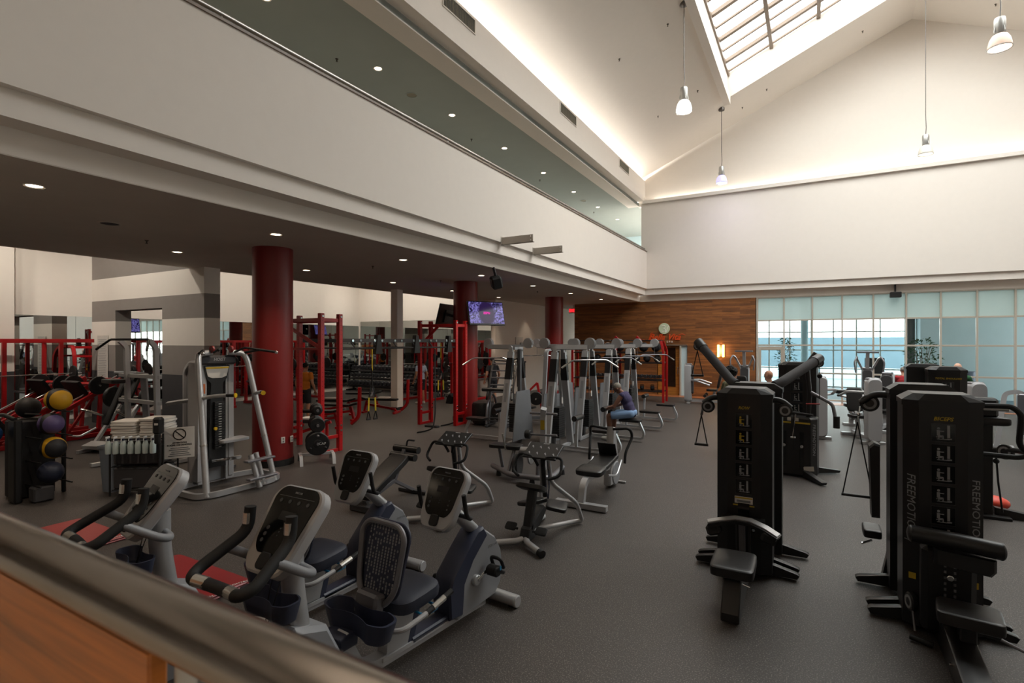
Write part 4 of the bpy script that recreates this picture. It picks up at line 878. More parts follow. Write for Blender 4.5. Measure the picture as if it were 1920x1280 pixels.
G().box((0, .46, 1.05), (.62, .04, 2.0), b=.01).obj('back_panel', 'shell_grey', t)
G().box((0, .36, 2.09), (.62, .2, .15), b=.03).obj('header', 'stripe_dark', t); text_mesh('lettering', 'HOIST', .07, 'print_grey', t, (0, .257, 2.1), (90, 0, 0), .001, .2, bold=.002)
G().prism([(-.22, 2.0), (.22, 2.0), (.17, 1.78), (.1, 1.7), (.15, .3), (-.15, .3), (-.1, 1.7), (-.17, 1.78)], 'y', .325, .34).obj('stack_cover', 'black_plastic', t)
p = G().prism([(-.2, 1.98), (.2, 1.98), (.16, 1.82), (.08, 1.79), (-.08, 1.79), (-.16, 1.82)], 'y', .315, .324).obj('instruction_card', 'label_paper', t); G().box((0, .312, 1.96), (.39, .004, .03)).obj('card_header', 'yellow', p)
g = G()
for k in range(19): g.box((.02, .30, .62+.042*k), (.17, .05, .034), b=.003)
s_ = g.obj('weight_stack', 'stack_black', t); G().disc((-.06, .27, .95), (0, 1, 0), .028, .03).obj('selector_pin', 'yellow', s_)
g = G()
for k in range(18): g.box((.02, .273, .64+.042*k), (.05, .004, .008), b=0)
g.obj('weight_numbers', 'print_white', s_)['kind'] = 'stuff'
for sx in (-1, 1): G().box((sx*.235, .343, 1.62), (.09, .004, .16)).obj('sticker', mat('sticker_orange', 'B8602C', .6) if sx < 0 else 'label_paper', t)
G().rtube([(.3, .5, .06), (-.45, .5, .06), (-.70, .3, .06), (-.70, -.30, .06), (-.5, -.42, .06), (.5, -.42, .06), (.78, -.25, .06), (.78, .4, .06), (.3, .5, .06)], .08, .06, .16, up=(0, 0, 1)).obj('base_loop', 'silver', t)
pl = G().tube([(.18, -.55, .03), (.12, -.40, .55)], .045, 12).tube([(.34, -.42, .03), (.28, -.3, .55)], .04, 12).obj('step_post', 'silver', t)
for z, y in ((.48, -.52), (.2, -.58)): G().box((.2, y, z), (.5, .12, .035), b=.01).obj('step', 'tube_grey', t)
G().tube([(-.1, .28, .42), (.0, .05, .46), (.18, .02, .44)], .025, 10, .05).box((.12, .02, .46), (.2, .05, .05)).obj('knee_lever', 'chrome', t)
G().pad((.25, .3, .72), (.5, .28, .06), e=.3).obj('knee_platform', 'shell_light', t)
# plate tree and plate
TX, TY = -8.56, 7.2
mat('plate_black', '131314', .5, bump=.05)
t = thing('plate_tree', 'small grey plate tree with arched feet in front of the nearest red column', 'weight rack', (TX, TY, 0), -35)
for sy, nm in ((-.3, 'foot'), (.3, 'foot')): G().rtube([(-.32, sy, .0), (-.22, sy, .17), (.22, sy, .17), (.32, sy, .0)], .06, .03, .1, up=(0, 1, 0)).obj(nm, 'shell_light', t)
G().rtube([(0, -.3, .17), (0, .3, .17)], .06, .05, up=(1, 0, 0)).obj('base_bar', 'shell_light', t); G().rtube([(0, 0, .16), (0, 0, 1.12)], .07, .06, up=(1, 0, 0)).obj('post', 'shell_grey', t)
for z in (.40, .76, 1.05): G().cyl((-.28, 0, z), (.28, 0, z), .024).obj('peg', 'tube_grey', t)
def plate(x, y, z, r, ax, label, th=.045, txt=None, grips=False):
    o = thing('weight_plate', label, 'weight plate', (x, y, z)); a = Vector(ax).normalized()
    d = G().disc((0, 0, 0), a, r, th, 32, .3, .025).disc((0, 0, 0), a, r*.42, th*1.15, 24, .3, .025).obj('disc', 'plate_black', o)
    if grips:
        u = a.cross(Vector((0, 0, 1))).normalized(); w = u.cross(a)
        for k in range(3):
            c = a*(th*.45)+(u*math.cos(k*2.094+1.57)+w*math.sin(k*2.094+1.57))*r*.70; G().sph(c, (r*.2, r*.08, r*.1), 12, 6).obj('grip_slot', 'print_grey' if k == 0 else 'stripe_dark', o)
    return o
from_deg = lambda d: (math.cos(math.radians(d)), math.sin(math.radians(d)), 0)
c20 = from_deg(-35)
pl = plate(TX+c20[0]*.2, TY+c20[1]*.2, .40, .225, c20, 'big black grip plate on the low peg of the small plate tree', .05, grips=True)
text_mesh('lettering', 'CAP', .07, 'print_white', pl, (c20[0]*.029+.05, c20[1]*.029+.07, 0), (90, 0, 55), .001)
plate(TX-c20[0]*.2, TY-c20[1]*.2, .40, .2, c20, 'black plate on the far low peg of the small plate tree')
plate(TX+c20[0]*.17, TY+c20[1]*.17, .76, .145, c20, 'medium black plate on the near middle peg of the small plate tree')
plate(TX-c20[0]*.16, TY-c20[1]*.16, .76, .15, c20, 'medium black plate on the far middle peg of the small plate tree', .08)
plate(TX+c20[0]*.13, TY+c20[1]*.13, 1.05, .10, c20, 'small black plate on the near top peg of the small plate tree', .1)
plate(TX-c20[0]*.13, TY-c20[1]*.13, 1.05, .12, c20, 'small black plate on the far top peg of the small plate tree', .1)
for i, y in enumerate((6.79, 6.97)):
    o = thing('wall_outlet', ('left', 'right')[i]+' white outlet cover low on the nearest red column', 'outlet', (-8.85+.02*i, y-.14, .5)); 
    G().box((0, 0, 0), (.02, .08, .12), rotm(0, 0, -10+25*i), b=.006).obj('cover', 'label_paper', o); G().box((.011, 0, .025), (.004, .03, .03), rotm(0, 0, -10+25*i)).box((.011, 0, -.025), (.004, .03, .03), rotm(0, 0, -10+25*i)).obj('socket', 'key_grey', o)
# ================================================================ red training rig
mat('paint_red', 'B01519', .32, vary=.06); mat('paint_red_bright', 'A81418', .3)
mat('strap_yellow', 'CDB42A', .6); mat('strap_black', '141414', .8)
def rig_post(t, x, y, h, foot=True):
    p = G().box((x, y, h/2), (.10, .10, h), b=.006).obj('post', 'paint_red', t)
    g = G()
    for k in range(26): 
        for sx in (-1, 1): g.disc((x+sx*.0505, y, .35+k*.1), (1, 0, 0), .009, .002, 8)
        g.disc((x, y-.0505, .35+k*.1), (0, 1, 0), .009, .002, 8)
    g.obj('bolt_holes', 'black_rubber', p)['kind'] = 'stuff'
    for z in (.45, .56, h-.06): G().disc((x+.055, y, z), (1, 0, 0), .025, .02, 14).obj('bolt', 'chrome', p)
    return p
t = thing('training_rig', 'tall red training rig spanning from the nearest column to the television column by black beams', 'training rig', (0, 0, 0))
H_ = 3.02
for x, y in ((-9.04, 7.72), (-9.04, 8.22), (-10.35, 7.72), (-10.35, 8.22), (-9.85, 11.95), (-9.85, 12.45), (-8.80, 12.25), (-8.80, 12.72)): rig_post(t, x, y, H_-.02)
for a, b in (((-9.04, 7.72), (-10.35, 7.72)), ((-9.04, 8.22), (-10.35, 8.22)), ((-9.04, 7.72), (-9.04, 8.22)), ((-10.35, 7.72), (-10.35, 8.22)), ((-8.80, 12.25), (-9.85, 12.0)), ((-8.80, 12.72), (-9.85, 12.45)), ((-9.85, 11.95), (-9.85, 12.45)), ((-8.8, 12.25), (-8.8, 12.72))):
    G().bar((*a, 2.86), (*b, 2.86), .05, .08).obj('top_beam', 'paint_red', t)
for a, b in (((-9.04, 7.72), (-9.04, 8.22)), ((-9.85, 11.95), (-9.85, 12.45)), ((-8.8, 12.25), (-8.8, 12.72))):
    for z in (.33, .03): G().bar((*a, z), (*b, z), .05, .07).obj('foot_beam', 'paint_red', t)
G().bar((-10.35, 7.72, 2.86), (-9.08, 7.72, 2.26), .05, .07).obj('brace', 'paint_red', t); G().bar((-9.85, 12.0, 2.3), (-9.3, 12.1, 2.84), .05, .07).obj('brace', 'paint_red', t)
G().bar((-9.04, 7.72, 2.24), (-10.35, 7.72, 2.24), .04, .05).obj('pull_up_bar', 'paint_red', t)
G().bar((-9.04, 8.22, 2.42), (-8.8, 12.25, 2.42), .05, .09).obj('cross_beam', 'stripe_dark', t)
G().bar((-10.35, 8.22, 2.42), (-9.85, 11.95, 2.42), .05, .09).obj('cross_beam', 'stripe_dark', t)
G().cyl((-9.04, 8.22, 2.24), (-8.8, 12.25, 2.24), .02).obj('monkey_bar', 'black_plastic', t); G().cyl((-10.35, 8.22, 2.24), (-9.85, 11.95, 2.24), .02).obj('monkey_bar', 'black_plastic', t)
for k in range(6):
    f = (k+.7)/6.2; y = 8.22+4.03*f; x0 = -9.04+.24*f; x1 = -10.35+.5*f
    G().bar((x0, y, 2.24), (x1, y, 2.24), .03, .03).obj('rung', 'black_plastic', t)
    for dy in (-.12, .12): G().disc((x0+.03, y+dy, 2.42), (1, 0, 0), .032, .02, 14).obj('bolt', 'chrome', t)
    if k % 2: G().prism([(-.12, 2.1), (.12, 2.1), (.05, 2.56), (-.05, 2.56)], 'x', x0-.06, x0+.06, .01).xf(Matrix.Translation((0, y, 0))).obj('connector', 'black_plastic', t)
    G().bar((x0, y-.18, 2.42), (x0, y-.0, 2.24), .03, .03).obj('gusset', 'stripe_dark', t)
for x, y in ((-9.12, 7.76), (-8.88, 12.3)): G().prism([(-.14, 0), (.06, 0), (.12, .22), (.0, .3), (-.1, .2)], 'y', -.09, .09, .02).xf(Matrix.Translation((x-.1, y-.02, .62))).obj('spotter_hook', 'black_plastic', t)
def trx(x, y, ztop, zb, label):
    o = thing('suspension_trainer', label, 'suspension strap', (x, y, 0)); L = ztop-zb
    G().box((0, 0, ztop-L*.15), (.035, .012, L*.3), b=.002).obj('anchor_strap', 'strap_yellow', o); G().box((0, 0, ztop-L*.42), (.03, .02, L*.3), b=.002).obj('main_strap', 'strap_black', o)
    G().tube([(0, 0, ztop-L*.55), (.0, .03, ztop-L*.6), (0, -.03, ztop-L*.66)], .02, 8).obj('adjuster', 'tube_grey', o)
    for s in (-1, 1):
        G().bar((s*.01, s*.03, ztop-L*.52), (s*.03, s*.07, zb+L*.30), .015, .03, .002).obj('leg_strap', 'strap_black', o); st = G().bar((s*.03, s*.07, zb+L*.32), (s*.035, s*.08, zb+L*.13), .02, .035, .002).obj('yellow_strap', 'strap_yellow', o)
        h = G().tube([(s*.035, s*.08, zb+L*.14), (s*.03, s*.08-.06, zb+.03), (s*.03, s*.08+.06, zb+.03)], .012, 8, .03, closed=True).obj('foot_cradle', 'strap_black', o); G().cyl((s*.03, s*.08-.06, zb+.03), (s*.03, s*.08+.06, zb+.03), .018, seg=10).obj('grip', 'black_rubber', o)
trx(-8.98, 9.15, 2.22, .55, 'yellow and black suspension trainer hanging from the middle of the rig beam')
trx(-9.25, 12.15, 2.35, .8, 'yellow and black suspension trainer hanging between the far rig posts')
for i, (x, y, zt, n) in enumerate(((-8.76, 11.25, 2.2, 'long black strap hanging from the rig down to the floor'), (-8.9, 12.45, 1.3, 'black strap looping to the floor below the far rig posts'))):
    tag(G().rtube([(x, y, zt), (x, y+.02, .5), (x-.02, y-.05, .08), (x-.15, y-.2, .02), (x-.2, y-.5, .02)], .05, .008, .2, up=(0, 1, 0)).obj('resistance_strap', 'strap_black'), n, 'strap')
tag(G().prism(rrect(.45, .16, .04), 'z', 0, .05, .01).xf(Matrix.Translation((-9.25, 11.75, 0))).obj('strap_base', 'black_rubber'), 'flat black foot block on the floor by the far rig post', 'foot block')
# televisions on the column
mat('tv_frame', '0D0D0E', .35)
mt = bpy.data.materials.new('tv_picture'); mt.use_nodes = True; MATS['tv_picture'] = mt
nt = mt.node_tree; N = nt.nodes; L_ = nt.links; b = N['Principled BSDF']; tc = N.new('ShaderNodeTexCoord')
vo = N.new('ShaderNodeTexNoise'); vo.inputs['Scale'].default_value = 7; vo.inputs['Distortion'].default_value = 2.5; vo.inputs['Detail'].default_value = 4; L_.new(tc.outputs['Object'], vo.inputs['Vector'])
ln = N.new('ShaderNodeVectorMath'); ln.operation = 'LENGTH'; mp = N.new('ShaderNodeMapping'); mp.inputs['Scale'].default_value = (1, 1, .75); mp.inputs['Location'].default_value = (0, 0, 0); L_.new(tc.outputs['Object'], mp.inputs[0]); L_.new(mp.outputs[0], ln.inputs[0])
r1 = N.new('ShaderNodeValToRGB'); e = r1.color_ramp.elements; e[0].position = .42; e[0].color = (.015, .010, .06, 1); e[1].position = .60; e[1].color = (.33, .28, .85, 1); L_.new(vo.outputs['Fac'], r1.inputs[0])
r2 = N.new('ShaderNodeValToRGB'); r2.color_ramp.interpolation = 'EASE'; e = r2.color_ramp.elements; e[0].position = .24; e[0].color = (0, 0, 0, 1); e[1].position = .32; e[1].color = (1, 1, 1, 1); L_.new(ln.outputs['Value'], r2.inputs[0])
mx = N.new('ShaderNodeMix'); mx.data_type = 'RGBA'; mx.inputs[6].default_value = (.03, .012, .08, 1); L_.new(r2.outputs[0], mx.inputs[0]); L_.new(r1.outputs[0], mx.inputs[7])
L_.new(mx.outputs[2], b.inputs['Emission Color']); b.inputs['Emission Strength'].default_value = .65; b.inputs['Base Color'].default_value = (.01, .01, .01, 1); b.inputs['Roughness'].default_value = .15
mat('tv_pink', 'D02A9A', .4, emit=1.2)
def tv(x, y, z, rz, label):
    o = thing('television', label, 'television', (x, y, z), rz); W_, H2 = 1.22, .74
    o.rotation_euler = (math.radians(-14), 0, math.radians(rz))
    b = G().box((0, 0, 0), (W_, .06, H2), b=.01).obj('case', 'tv_frame', o); G().box((0, -.031, .012), (W_-.05, .004, H2-.08), b=.001).obj('screen', 'tv_picture', o)
    text_mesh('logo', 'ESPN', .10, 'tv_pink', o, (0, -.034, 0), (90, 0, 0), .001, .2, bold=.004)
    G().box((0, .05, 0), (.5, .05, .4), b=.01).obj('rear_housing', 'black_plastic', o); G().box((0, .26, .05), (.08, .48, .08)).obj('mount_arm', 'stripe_dark', o)
tv(-8.48, 13.36, 3.24, 62, 'television with purple picture facing right on the middle red column')
tv(-9.98, 13.42, 3.20, -80, 'television seen from its black back on the left side of the middle red column')
# ================================================================ cart with towels and bottles, bin, notice, sanitizer stand
mat('bin_grey', '8A95A3', .5); mat('towel', 'D6D2CC', .95, bump=.25, bscale=160); mat('spray_liquid', 'C2D2D2', .15, vary=.1); mat('spray_white', 'D8DADB', .4); mat('wire_black', '151515', .5)
t = thing('waste_bin', 'slim grey plastic bin at the left end of the towel cart', 'bin', (-9.80, 4.28, 0), 15)
w = [(.11, .17, 0), (.135, .215, .70), (.15, .23, .70), (.15, .23, .74), (.13, .21, .74), (.105, .165, .02)]
G().ring_sweep([[(x, y, z) for x, y in rrect(a*2, b*2, .03, 3)] for a, b, z in w]).obj('bin_body', 'bin_grey', t)
CX, CY, CR = -9.12, 4.36, 36
t = thing('towel_cart', 'black wire cart loaded with white towels and a row of spray bottles', 'cart', (CX, CY, 0), CR)
for sx in (-.38, .38):
    for sy in (-.22, .22): G().cyl((sx, sy, .04), (sx, sy, .98), .014, seg=8).obj('post', 'wire_black', t); 
for z in (.12, .48, .90):
    g = G()
    for k in range(9): g.bar((-.38, -.22+.055*k, z), (.38, -.22+.055*k, z), .008, .008, 0)
    for k in range(5): g.bar((-.38+.19*k, -.22, z-.008), (-.38+.19*k, .22, z-.008), .008, .008, 0)
    g.obj('wire_shelf', 'wire_black', t)
G().box((0, -.0, .30), (.70, .40, .32), b=.02).box((0, 0, .66), (.70, .40, .3), b=.02).obj('storage_box', 'stripe_dark', t)
def at_cart(x, y, z):
    a = math.radians(CR); return (CX+x*math.cos(a)-y*math.sin(a), CY+x*math.sin(a)+y*math.cos(a), z)
random.seed(5); first = None
for s, (x, n, nm) in enumerate(((-.215, 7, 'folded white towel in the left stack on the cart'), (.195, 8, 'folded white towel in the right stack on the cart'))):
    for k in range(n):
        if first is None:
            first = G().pad((0, 0, 0), (.38, .40, .0375), e=.22, seg=28, ring=8).obj('towel', 'towel'); o = first
        else: o = first.copy(); COL.objects.link(o)
        o.location = at_cart(x+random.uniform(-.01, .01), random.uniform(-.01, .01), .926+.038*k); o.rotation_euler = (0, 0, math.radians(CR+random.uniform(-4, 4)))
        tag(o, nm, 'towel', 'towels in the '+('left', 'right')[s]+' stack')
bt = None
for k in range(7):
    if bt is None:
        bt = thing('spray_bottle', 'clear spray bottle with white trigger hanging in the row on the towel cart', 'spray bottle', group='spray bottles on the cart')
        G().lathe([(0, 0), (.04, 0), (.043, .02), (.043, .13), (.03, .18), (.016, .2), (.016, .215), (0, .215)], seg=16).obj('bottle_body', 'spray_liquid', bt)
        G().cyl((0, 0, .2), (0, 0, .225), .02, seg=12).obj('collar', 'navy', bt)
        G().box((0, -.015, .25), (.022, .085, .03), b=.008).bar((0, -.045, .24), (0, -.055, .2), .012, .012).obj('trigger', 'spray_white', bt); o = bt
    else: o = dup(bt, (0, 0, 0))
    o.location = at_cart(-.36+.105*k, -.29, .70); o.rotation_euler = (0, 0, math.radians(CR))
t = thing('notice_board', 'white printed notice with a crossed circle hanging at the cart end', 'sign', at_cart(.57, -.12, .82), CR+25)
G().box((0, 0, 0), (.40, .008, .48), b=.002).obj('board', 'label_paper', t)
g = G().lathe([(.075, -.002), (.09, -.002), (.09, .002), (.075, .002)], (0, -.006, .13), (0, 1, 0), 24, True).bar((-.055, -.006, .185), (.055, -.006, .075), .004, .015, 0); g.obj('prohibition_mark', 'black_plastic', t)
for k, (s, z) in enumerate((('ATTENTION', .0), ('SOCIAL DISTANCING', -.035))): text_mesh('lettering', s, .034, 'black_plastic', t, (0, -.0055, z), (90, 0, 0), .001, bold=.0012)
for k in range(5): G().box((.0, -.0055, -.08-.03*k), ((.24, .28, .22, .26, .30)[k], .002, .010), b=0).obj('print_line', 'key_grey', t)
t = thing('sanitizer_stand', 'black hand sanitizer dispenser on a thin pole in front of the notice', 'sanitizer stand', at_cart(.40, -.36, 0), CR)
G().cyl((0, 0, 0), (0, 0, .95), .02).obj('pole', 'wire_black', t); G().disc((0, 0, .012), (0, 0, 1), .16, .024).obj('base', 'wire_black', t)
G().box((0, -.03, 1.13), (.13, .12, .26), b=.04).obj('dispenser', 'black_plastic', t); G().box((0, -.05, .94), (.08, .07, .16), b=.02).obj('drip_guard', 'black_plastic', t); G().box((-.0, -.092, 1.16), (.05, .004, .03)).obj('label', 'label_paper', t)
# ================================================================ ball rack, far left
mat('ball_black', '1D1D20', .6, bump=.1, bscale=200); mat('ball_yellow', 'CC9A18', .5); mat('ball_navy', '20263A', .5); mat('ball_violet', '5A4C78', .5); mat('ball_blue', '1E4C86', .45)
BX, BY = -10.35, 3.45
t = thing('ball_rack', 'black upright rack holding medicine balls at the left edge', 'rack', (BX, BY, 0))
G().box((.05, -.28, .62), (.24, .10, 1.24), b=.02).obj('near_post', 'paint_black', t); G().box((-.05, .34, .75), (.06, .05, 1.5), b=.01).obj('far_post', 'paint_black', t); G().box((-.28, -.0, .6), (.4, .5, 1.2), b=.03).obj('core', 'ball_black', t)
G().tube([(.1, -.3, 1.24), (-.2, -.34, 1.3), (-.6, -.36, 1.24)], .03, 10, .05).obj('top_handle', 'black_plastic', t)
for z in (.22, .58, .94, 1.3):
    for y in (-.12, .26): G().bar((-.1, y, z), (.46, y, z+.02), .02, .02).obj('shelf_rod', 'paint_black', t)
G().box((.28, -.05, .12), (.2, .25, .22), b=.02).obj('box', 'stripe_dark', t)
def ball(x, y, z, r, m, lb, cap=None):
    o = thing('medicine_ball', lb, 'ball', (x, y, z), 25); b_ = G().sph((0, 0, 0), r, 28, 16).obj('ball_body', m, o)
    if cap:
        for s in (-1, 1):
            g = G(); R = rotm(25, s*90, 0)
            rings = [[R @ Vector((r*1.012*math.sin(a)*math.cos(u*PI/16), r*1.012*math.sin(a)*math.sin(u*PI/16), r*1.012*math.cos(a))) for u in range(32)] for a in (.02, .15, .3, .45, .6, .75, .9, 1.0)]
            g.ring_sweep(rings, caps=True).obj('colour_panel', cap, o)
ball(BX+.15, BY+.2, 1.495, .175, 'ball_black', 'yellow and black medicine ball on top of the ball rack', 'ball_yellow')
ball(BX+.18, BY+.1, 1.135, .165, 'ball_black', 'black medicine ball with violet underside on the upper rods', 'ball_violet')
ball(BX+.26, BY+.1, .775, .165, 'ball_yellow', 'yellow medicine ball with black edge on the middle rods', 'ball_black')
ball(BX+.28, BY+.06, .41, .165, 'ball_navy', 'navy medicine ball on the lower rods of the ball rack')
ball(BX-.16, BY-.50, 1.03, .14, 'ball_blue', 'bright blue medicine ball at the very left edge')
ball(BX-.29, BY-.02, 1.365, .16, 'ball_black', 'plain black medicine ball at the very left edge, top of the rack')
# ================================================================ plate loaded machines under the mezzanine
def leg_press(x, y, rz, label, group=None):
    t = thing('leg_press', label, 'exercise machine', (x, y, 0), rz)
    for sy in (-.38, .38):
        G().bar((-1.35, sy, .06), (1.2, sy, .06), .09, .10, .006).obj('base_rail', 'paint_red', t)
        G().bar((-1.25, sy, .12), (1.15, sy, 1.42), .09, .10, .006).obj('sled_rail', 'paint_red', t)
        G().cyl((-.9, sy*.78, .40), (1.1, sy*.78, 1.50), .02).obj('guide_rod', 'chrome', t)
        G().bar((1.05, sy, .08), (1.12, sy, 1.4), .08, .08).obj('end_post', 'paint_red', t); G().bar((-.1, sy, .08), (-.05, sy, .72), .07, .07).obj('mid_post', 'paint_red', t); G().bar((-.1, sy, .1), (.5, sy, 1.0), .06, .06).obj('brace', 'paint_red', t)
        G().cyl((.55, sy*1.05, 1.3), (.55, sy*1.55, 1.3), .025).obj('plate_horn', 'grip_chrome', t)
    for p in ((-1.3, .06), (1.1, .06), (1.12, 1.4)): G().bar((p[0], -.38, p[1]), (p[0], .38, p[1]), .08, .08).obj('cross_beam', 'paint_red', t)
    G().box((.35, 0, 1.16), (.08, .7, .6), rotm(0, -32), b=.01).obj('foot_plate', 'plate_black', t)
    G().rtube([(.3, -.36, .9), (.62, -.36, 1.32), (.62, .36, 1.32), (.3, .36, .9)], .06, .06, .08, up=(0, 0, 1)).obj('carriage', 'paint_red', t)
    G().pad((-.95, 0, .36), (.55, .5, .12), rotm(0, 12), e=.3).obj('seat', 'pad_black', t); G().pad((-1.28, 0, .62), (.12, .5, .65), rotm(0, -35), e=.3).obj('back_pad', 'pad_black', t)
    for sy in (-1, 1):
        G().disc((.55, sy*.52, 1.3), (0, 1, 0), .225, .06, 28).obj('loaded_plate', 'plate_black', t)
    return t
leg_press(-15.95, 5.75, 97, 'red leg press sled under the mezzanine, nearer to the calf machine')
leg_press(-17.4, 5.55, 97, 'red leg press sled at the far left edge')
t = thing('calf_raise_machine', 'grey framed calf machine with black padded rails and loaded plates', 'exercise machine', (-13.55, 6.0, 0), 20)
for sx in (-.32, .32):
    G().bar((sx, -.75, .04), (sx, .65, .04), .07, .07).obj('base_rail', 'silver', t); G().bar((sx*.8, -.5, .06), (sx*.75, .2, .95), .07, .07).obj('strut', 'silver', t)
    G().bar((sx*.5, -.25, .55), (sx*.5, .3, 1.62), .12, .09, .02).obj('rail_cover', 'black_plastic', t)
    G().disc((sx*1.45, .22, 1.12), (1, 0, 0), .235, .09).obj('loaded_plate', 'plate_black', t); G().tube([(sx*.9, -.2, .75), (sx*1.2, -.5, .9), (sx*1.5, -.52, .92)], .025, 8, .05).obj('handle', 'grip_chrome', t)
    G().tube([(sx*.9, -.35, .5), (sx*1.3, -.6, .35), (sx*1.9, -.6, .35)], .022, 8, .05).obj('side_arm', 'silver', t)
G().cyl((-.5, .22, 1.12), (.5, .22, 1.12), .03).obj('axle', 'chrome', t); G().box((0, .25, 1.66), (.62, .34, .06), rotm(-12), b=.02).obj('top_plate', 'shell_light', t)
G().bar((-.32, -.4, .05), (.32, -.4, .05), .07, .07).bar((-.32, .4, .05), (.32, .4, .05), .07, .07).obj('cross_beam', 'silver', t); G().box((0, -.55, .16), (.6, .25, .08), rotm(15)).obj('toe_plate', 'silver', t)
# grey pull-down frame and shrouded machines beside the striped pillar
t = thing('pulldown_frame', 'tall grey pulldown frame with angled black grips in front of the striped pillar', 'exercise machine', (-11.35, 5.35, 0), 0)
for sx in (-.55, .55): G().rtube([(sx, .05, .04), (sx, 0, 2.3), (sx*1.0, -.12, 2.42)], .08, .08, .1, up=(1, 0, 0)).obj('upright', 'silver', t); G().bar((sx, -.6, .05), (sx, .6, .05), .08, .07).obj('base_rail', 'silver', t)
G().tube([(-.95, -.35, 2.24), (-.72, -.2, 2.44), (.72, -.2, 2.44), (.95, -.35, 2.24)], .022, 10, .06).obj('wide_grip', 'black_rubber', t)
for z in (1.72, 1.22): G().bar((-.9, .05, z), (.6, .05, z), .07, .07).obj('crossbar', 'silver', t)
G().bar((-.3, .3, .05), (-.1, .1, 1.75), .1, .09).obj('slanted_post', 'shell_grey', t); G().pad((-.6, -.2, 1.62), (.5, .25, .09), e=.3).obj('arm_pad', 'pad_black', t)
t = thing('shrouded_machine', 'grey machine with rounded hood right beside the chin tower', 'exercise machine', (-11.85, 6.85, 0), 0)
G().prism(rrect(.62, 1.9, .2, 6, 0, .96), 'y', -.2, .2, .02).obj('shroud', 'shell_grey', t); G().rtube([(-.33, -.22, .04), (-.33, -.22, 1.75), (-.1, -.22, 1.95), (.33, -.22, 1.95)], .06, .06, .12, up=(0, 1, 0)).obj('hoop', 'silver', t)
G().rtube([(-.3, -.6, 1.05), (.0, -.5, 1.1), (.35, -.3, 1.15)], .07, .07, .1).obj('arm', 'silver', t); G().rtube([(-.45, -.5, .06), (.4, -.5, .06), (.4, .3, .06)], .08, .07, .06, up=(0, 0, 1)).obj('base', 'silver', t)
t = thing('dumbbell_stand', 'black plate with white mark on a low stand right of the chin tower', 'rack', (-9.75, 5.95, 0)); t['label'] = 'low stand carrying a black disc right behind the chin tower'
G().bar((-.2, 0, .03), (.2, 0, .03), .4, .05).obj('base', 'tube_grey', t); G().bar((0, 0, .05), (0, 0, .62), .06, .06).obj('post', 'tube_grey', t); G().disc((.0, -.08, .62), (0, 1, 0), .2, .09).obj('disc', 'plate_black', t); G().pad((0, .05, .86), (.4, .2, .06), e=.3).obj('top_pad', 'shell_light', t)
# red racks along the far left mirror, with loaded bars
def power_rack(x, y, rz, label, group=None, first=[]):
    if first:
        return dup(first[0], (x, y, 0), rz, label)
    t = thing('power_rack', label, 'power rack', (x, y, 0), rz); first.append(t)
    for sx in (-.6, .6):
        for sy in (-.55, .55): G().box((sx, sy, 1.22), (.09, .09, 2.44), b=.006).obj('post', 'paint_red', t)
        G().bar((sx, -.55, 2.4), (sx, .55, 2.4), .07, .08).obj('top_beam', 'paint_red', t); G().bar((sx, -.65, .05), (sx, .65, .05), .09, .09).obj('base_beam', 'paint_red', t)
        G().bar((sx, -.5, .85), (sx, .5, .85), .04, .06).obj('safety_bar', 'tube_grey', t)
        for z in (.5, .95, 1.4):
            h = G().cyl((sx, .6, z), (sx+math.copysign(.32, sx), .6, z), .024).obj('plate_horn', 'grip_chrome', t); G().disc((sx+math.copysign(.14, sx), .6, z), (1, 0, 0), .2-.03*(z > 1), .09, 24).obj('stored_plate', 'plate_black', h)
    for sy in (-.55, .55): G().bar((-.6, sy, 2.4), (.6, sy, 2.4), .07, .08).obj('top_beam', 'paint_red', t)
    G().cyl((-1.05, -.62, 1.5), (1.05, -.62, 1.5), .015).obj('barbell', 'chrome', t)
    for sx in (-1, 1): G().disc((sx*.86, -.62, 1.5), (1, 0, 0), .22, .05, 24).obj('bar_plate', 'plate_black', t)
    return t
for k, (x, y, rz) in enumerate(((-18.83, 6.0, 90), (-18.7, 9.6, 90), (-18.7, 12.2, 90), (-18.7, 14.9, 90), (-13.9, 17.0, 0), (-12.5, 18.5, 0))):
    power_rack(x, y, rz, ('red power rack with loaded bar beside the striped pillar at far left', 'red power rack with loaded bar seen through the striped opening', 'red power rack deeper behind the striped wall', 'red power rack in the far corner by the mirrors', 'red power rack between the slim white column and the far rig posts', 'red power rack just right of the middle red column')[k])
tag(G().bar((-18.1, 3.0, 2.42), (-18.1, 7.3, 2.42), .08, .10).bar((-18.1, 3.1, 0), (-18.1, 3.1, 2.4), .08, .08).obj('red_frame', 'paint_red'), 'long red horizontal beam frame at the left edge before the white wall', 'frame')
t = thing('smith_machine', 'red rounded smith machine frame just left of the striped pillar', 'exercise machine', (-19.3, 7.85, 0), 80)
for sx in (-.55, .55): G().rtube([(sx, -.3, .04), (sx, -.1, 2.0), (sx, .1, 2.25), (sx, .5, 2.25)], .09, .07, .2, up=(1, 0, 0)).obj('side_frame', 'paint_red', t); G().cyl((sx*.9, .0, .1), (sx*.9, .0, 2.1), .018).obj('guide_rod', 'chrome', t)
G().bar((-.55, .1, 2.22), (.55, .1, 2.22), .07, .07).bar((-.55, -.1, 1.95), (.55, -.1, 1.95), .06, .06).obj('top_beam', 'paint_red', t); G().cyl((-.7, 0, 1.2), (.7, 0, 1.2), .02).obj('bar', 'chrome', t)
for sx in (-1, 1): G().disc((sx*.63, 0, 1.2), (1, 0, 0), .225, .09).obj('bar_plate', 'plate_black', t)
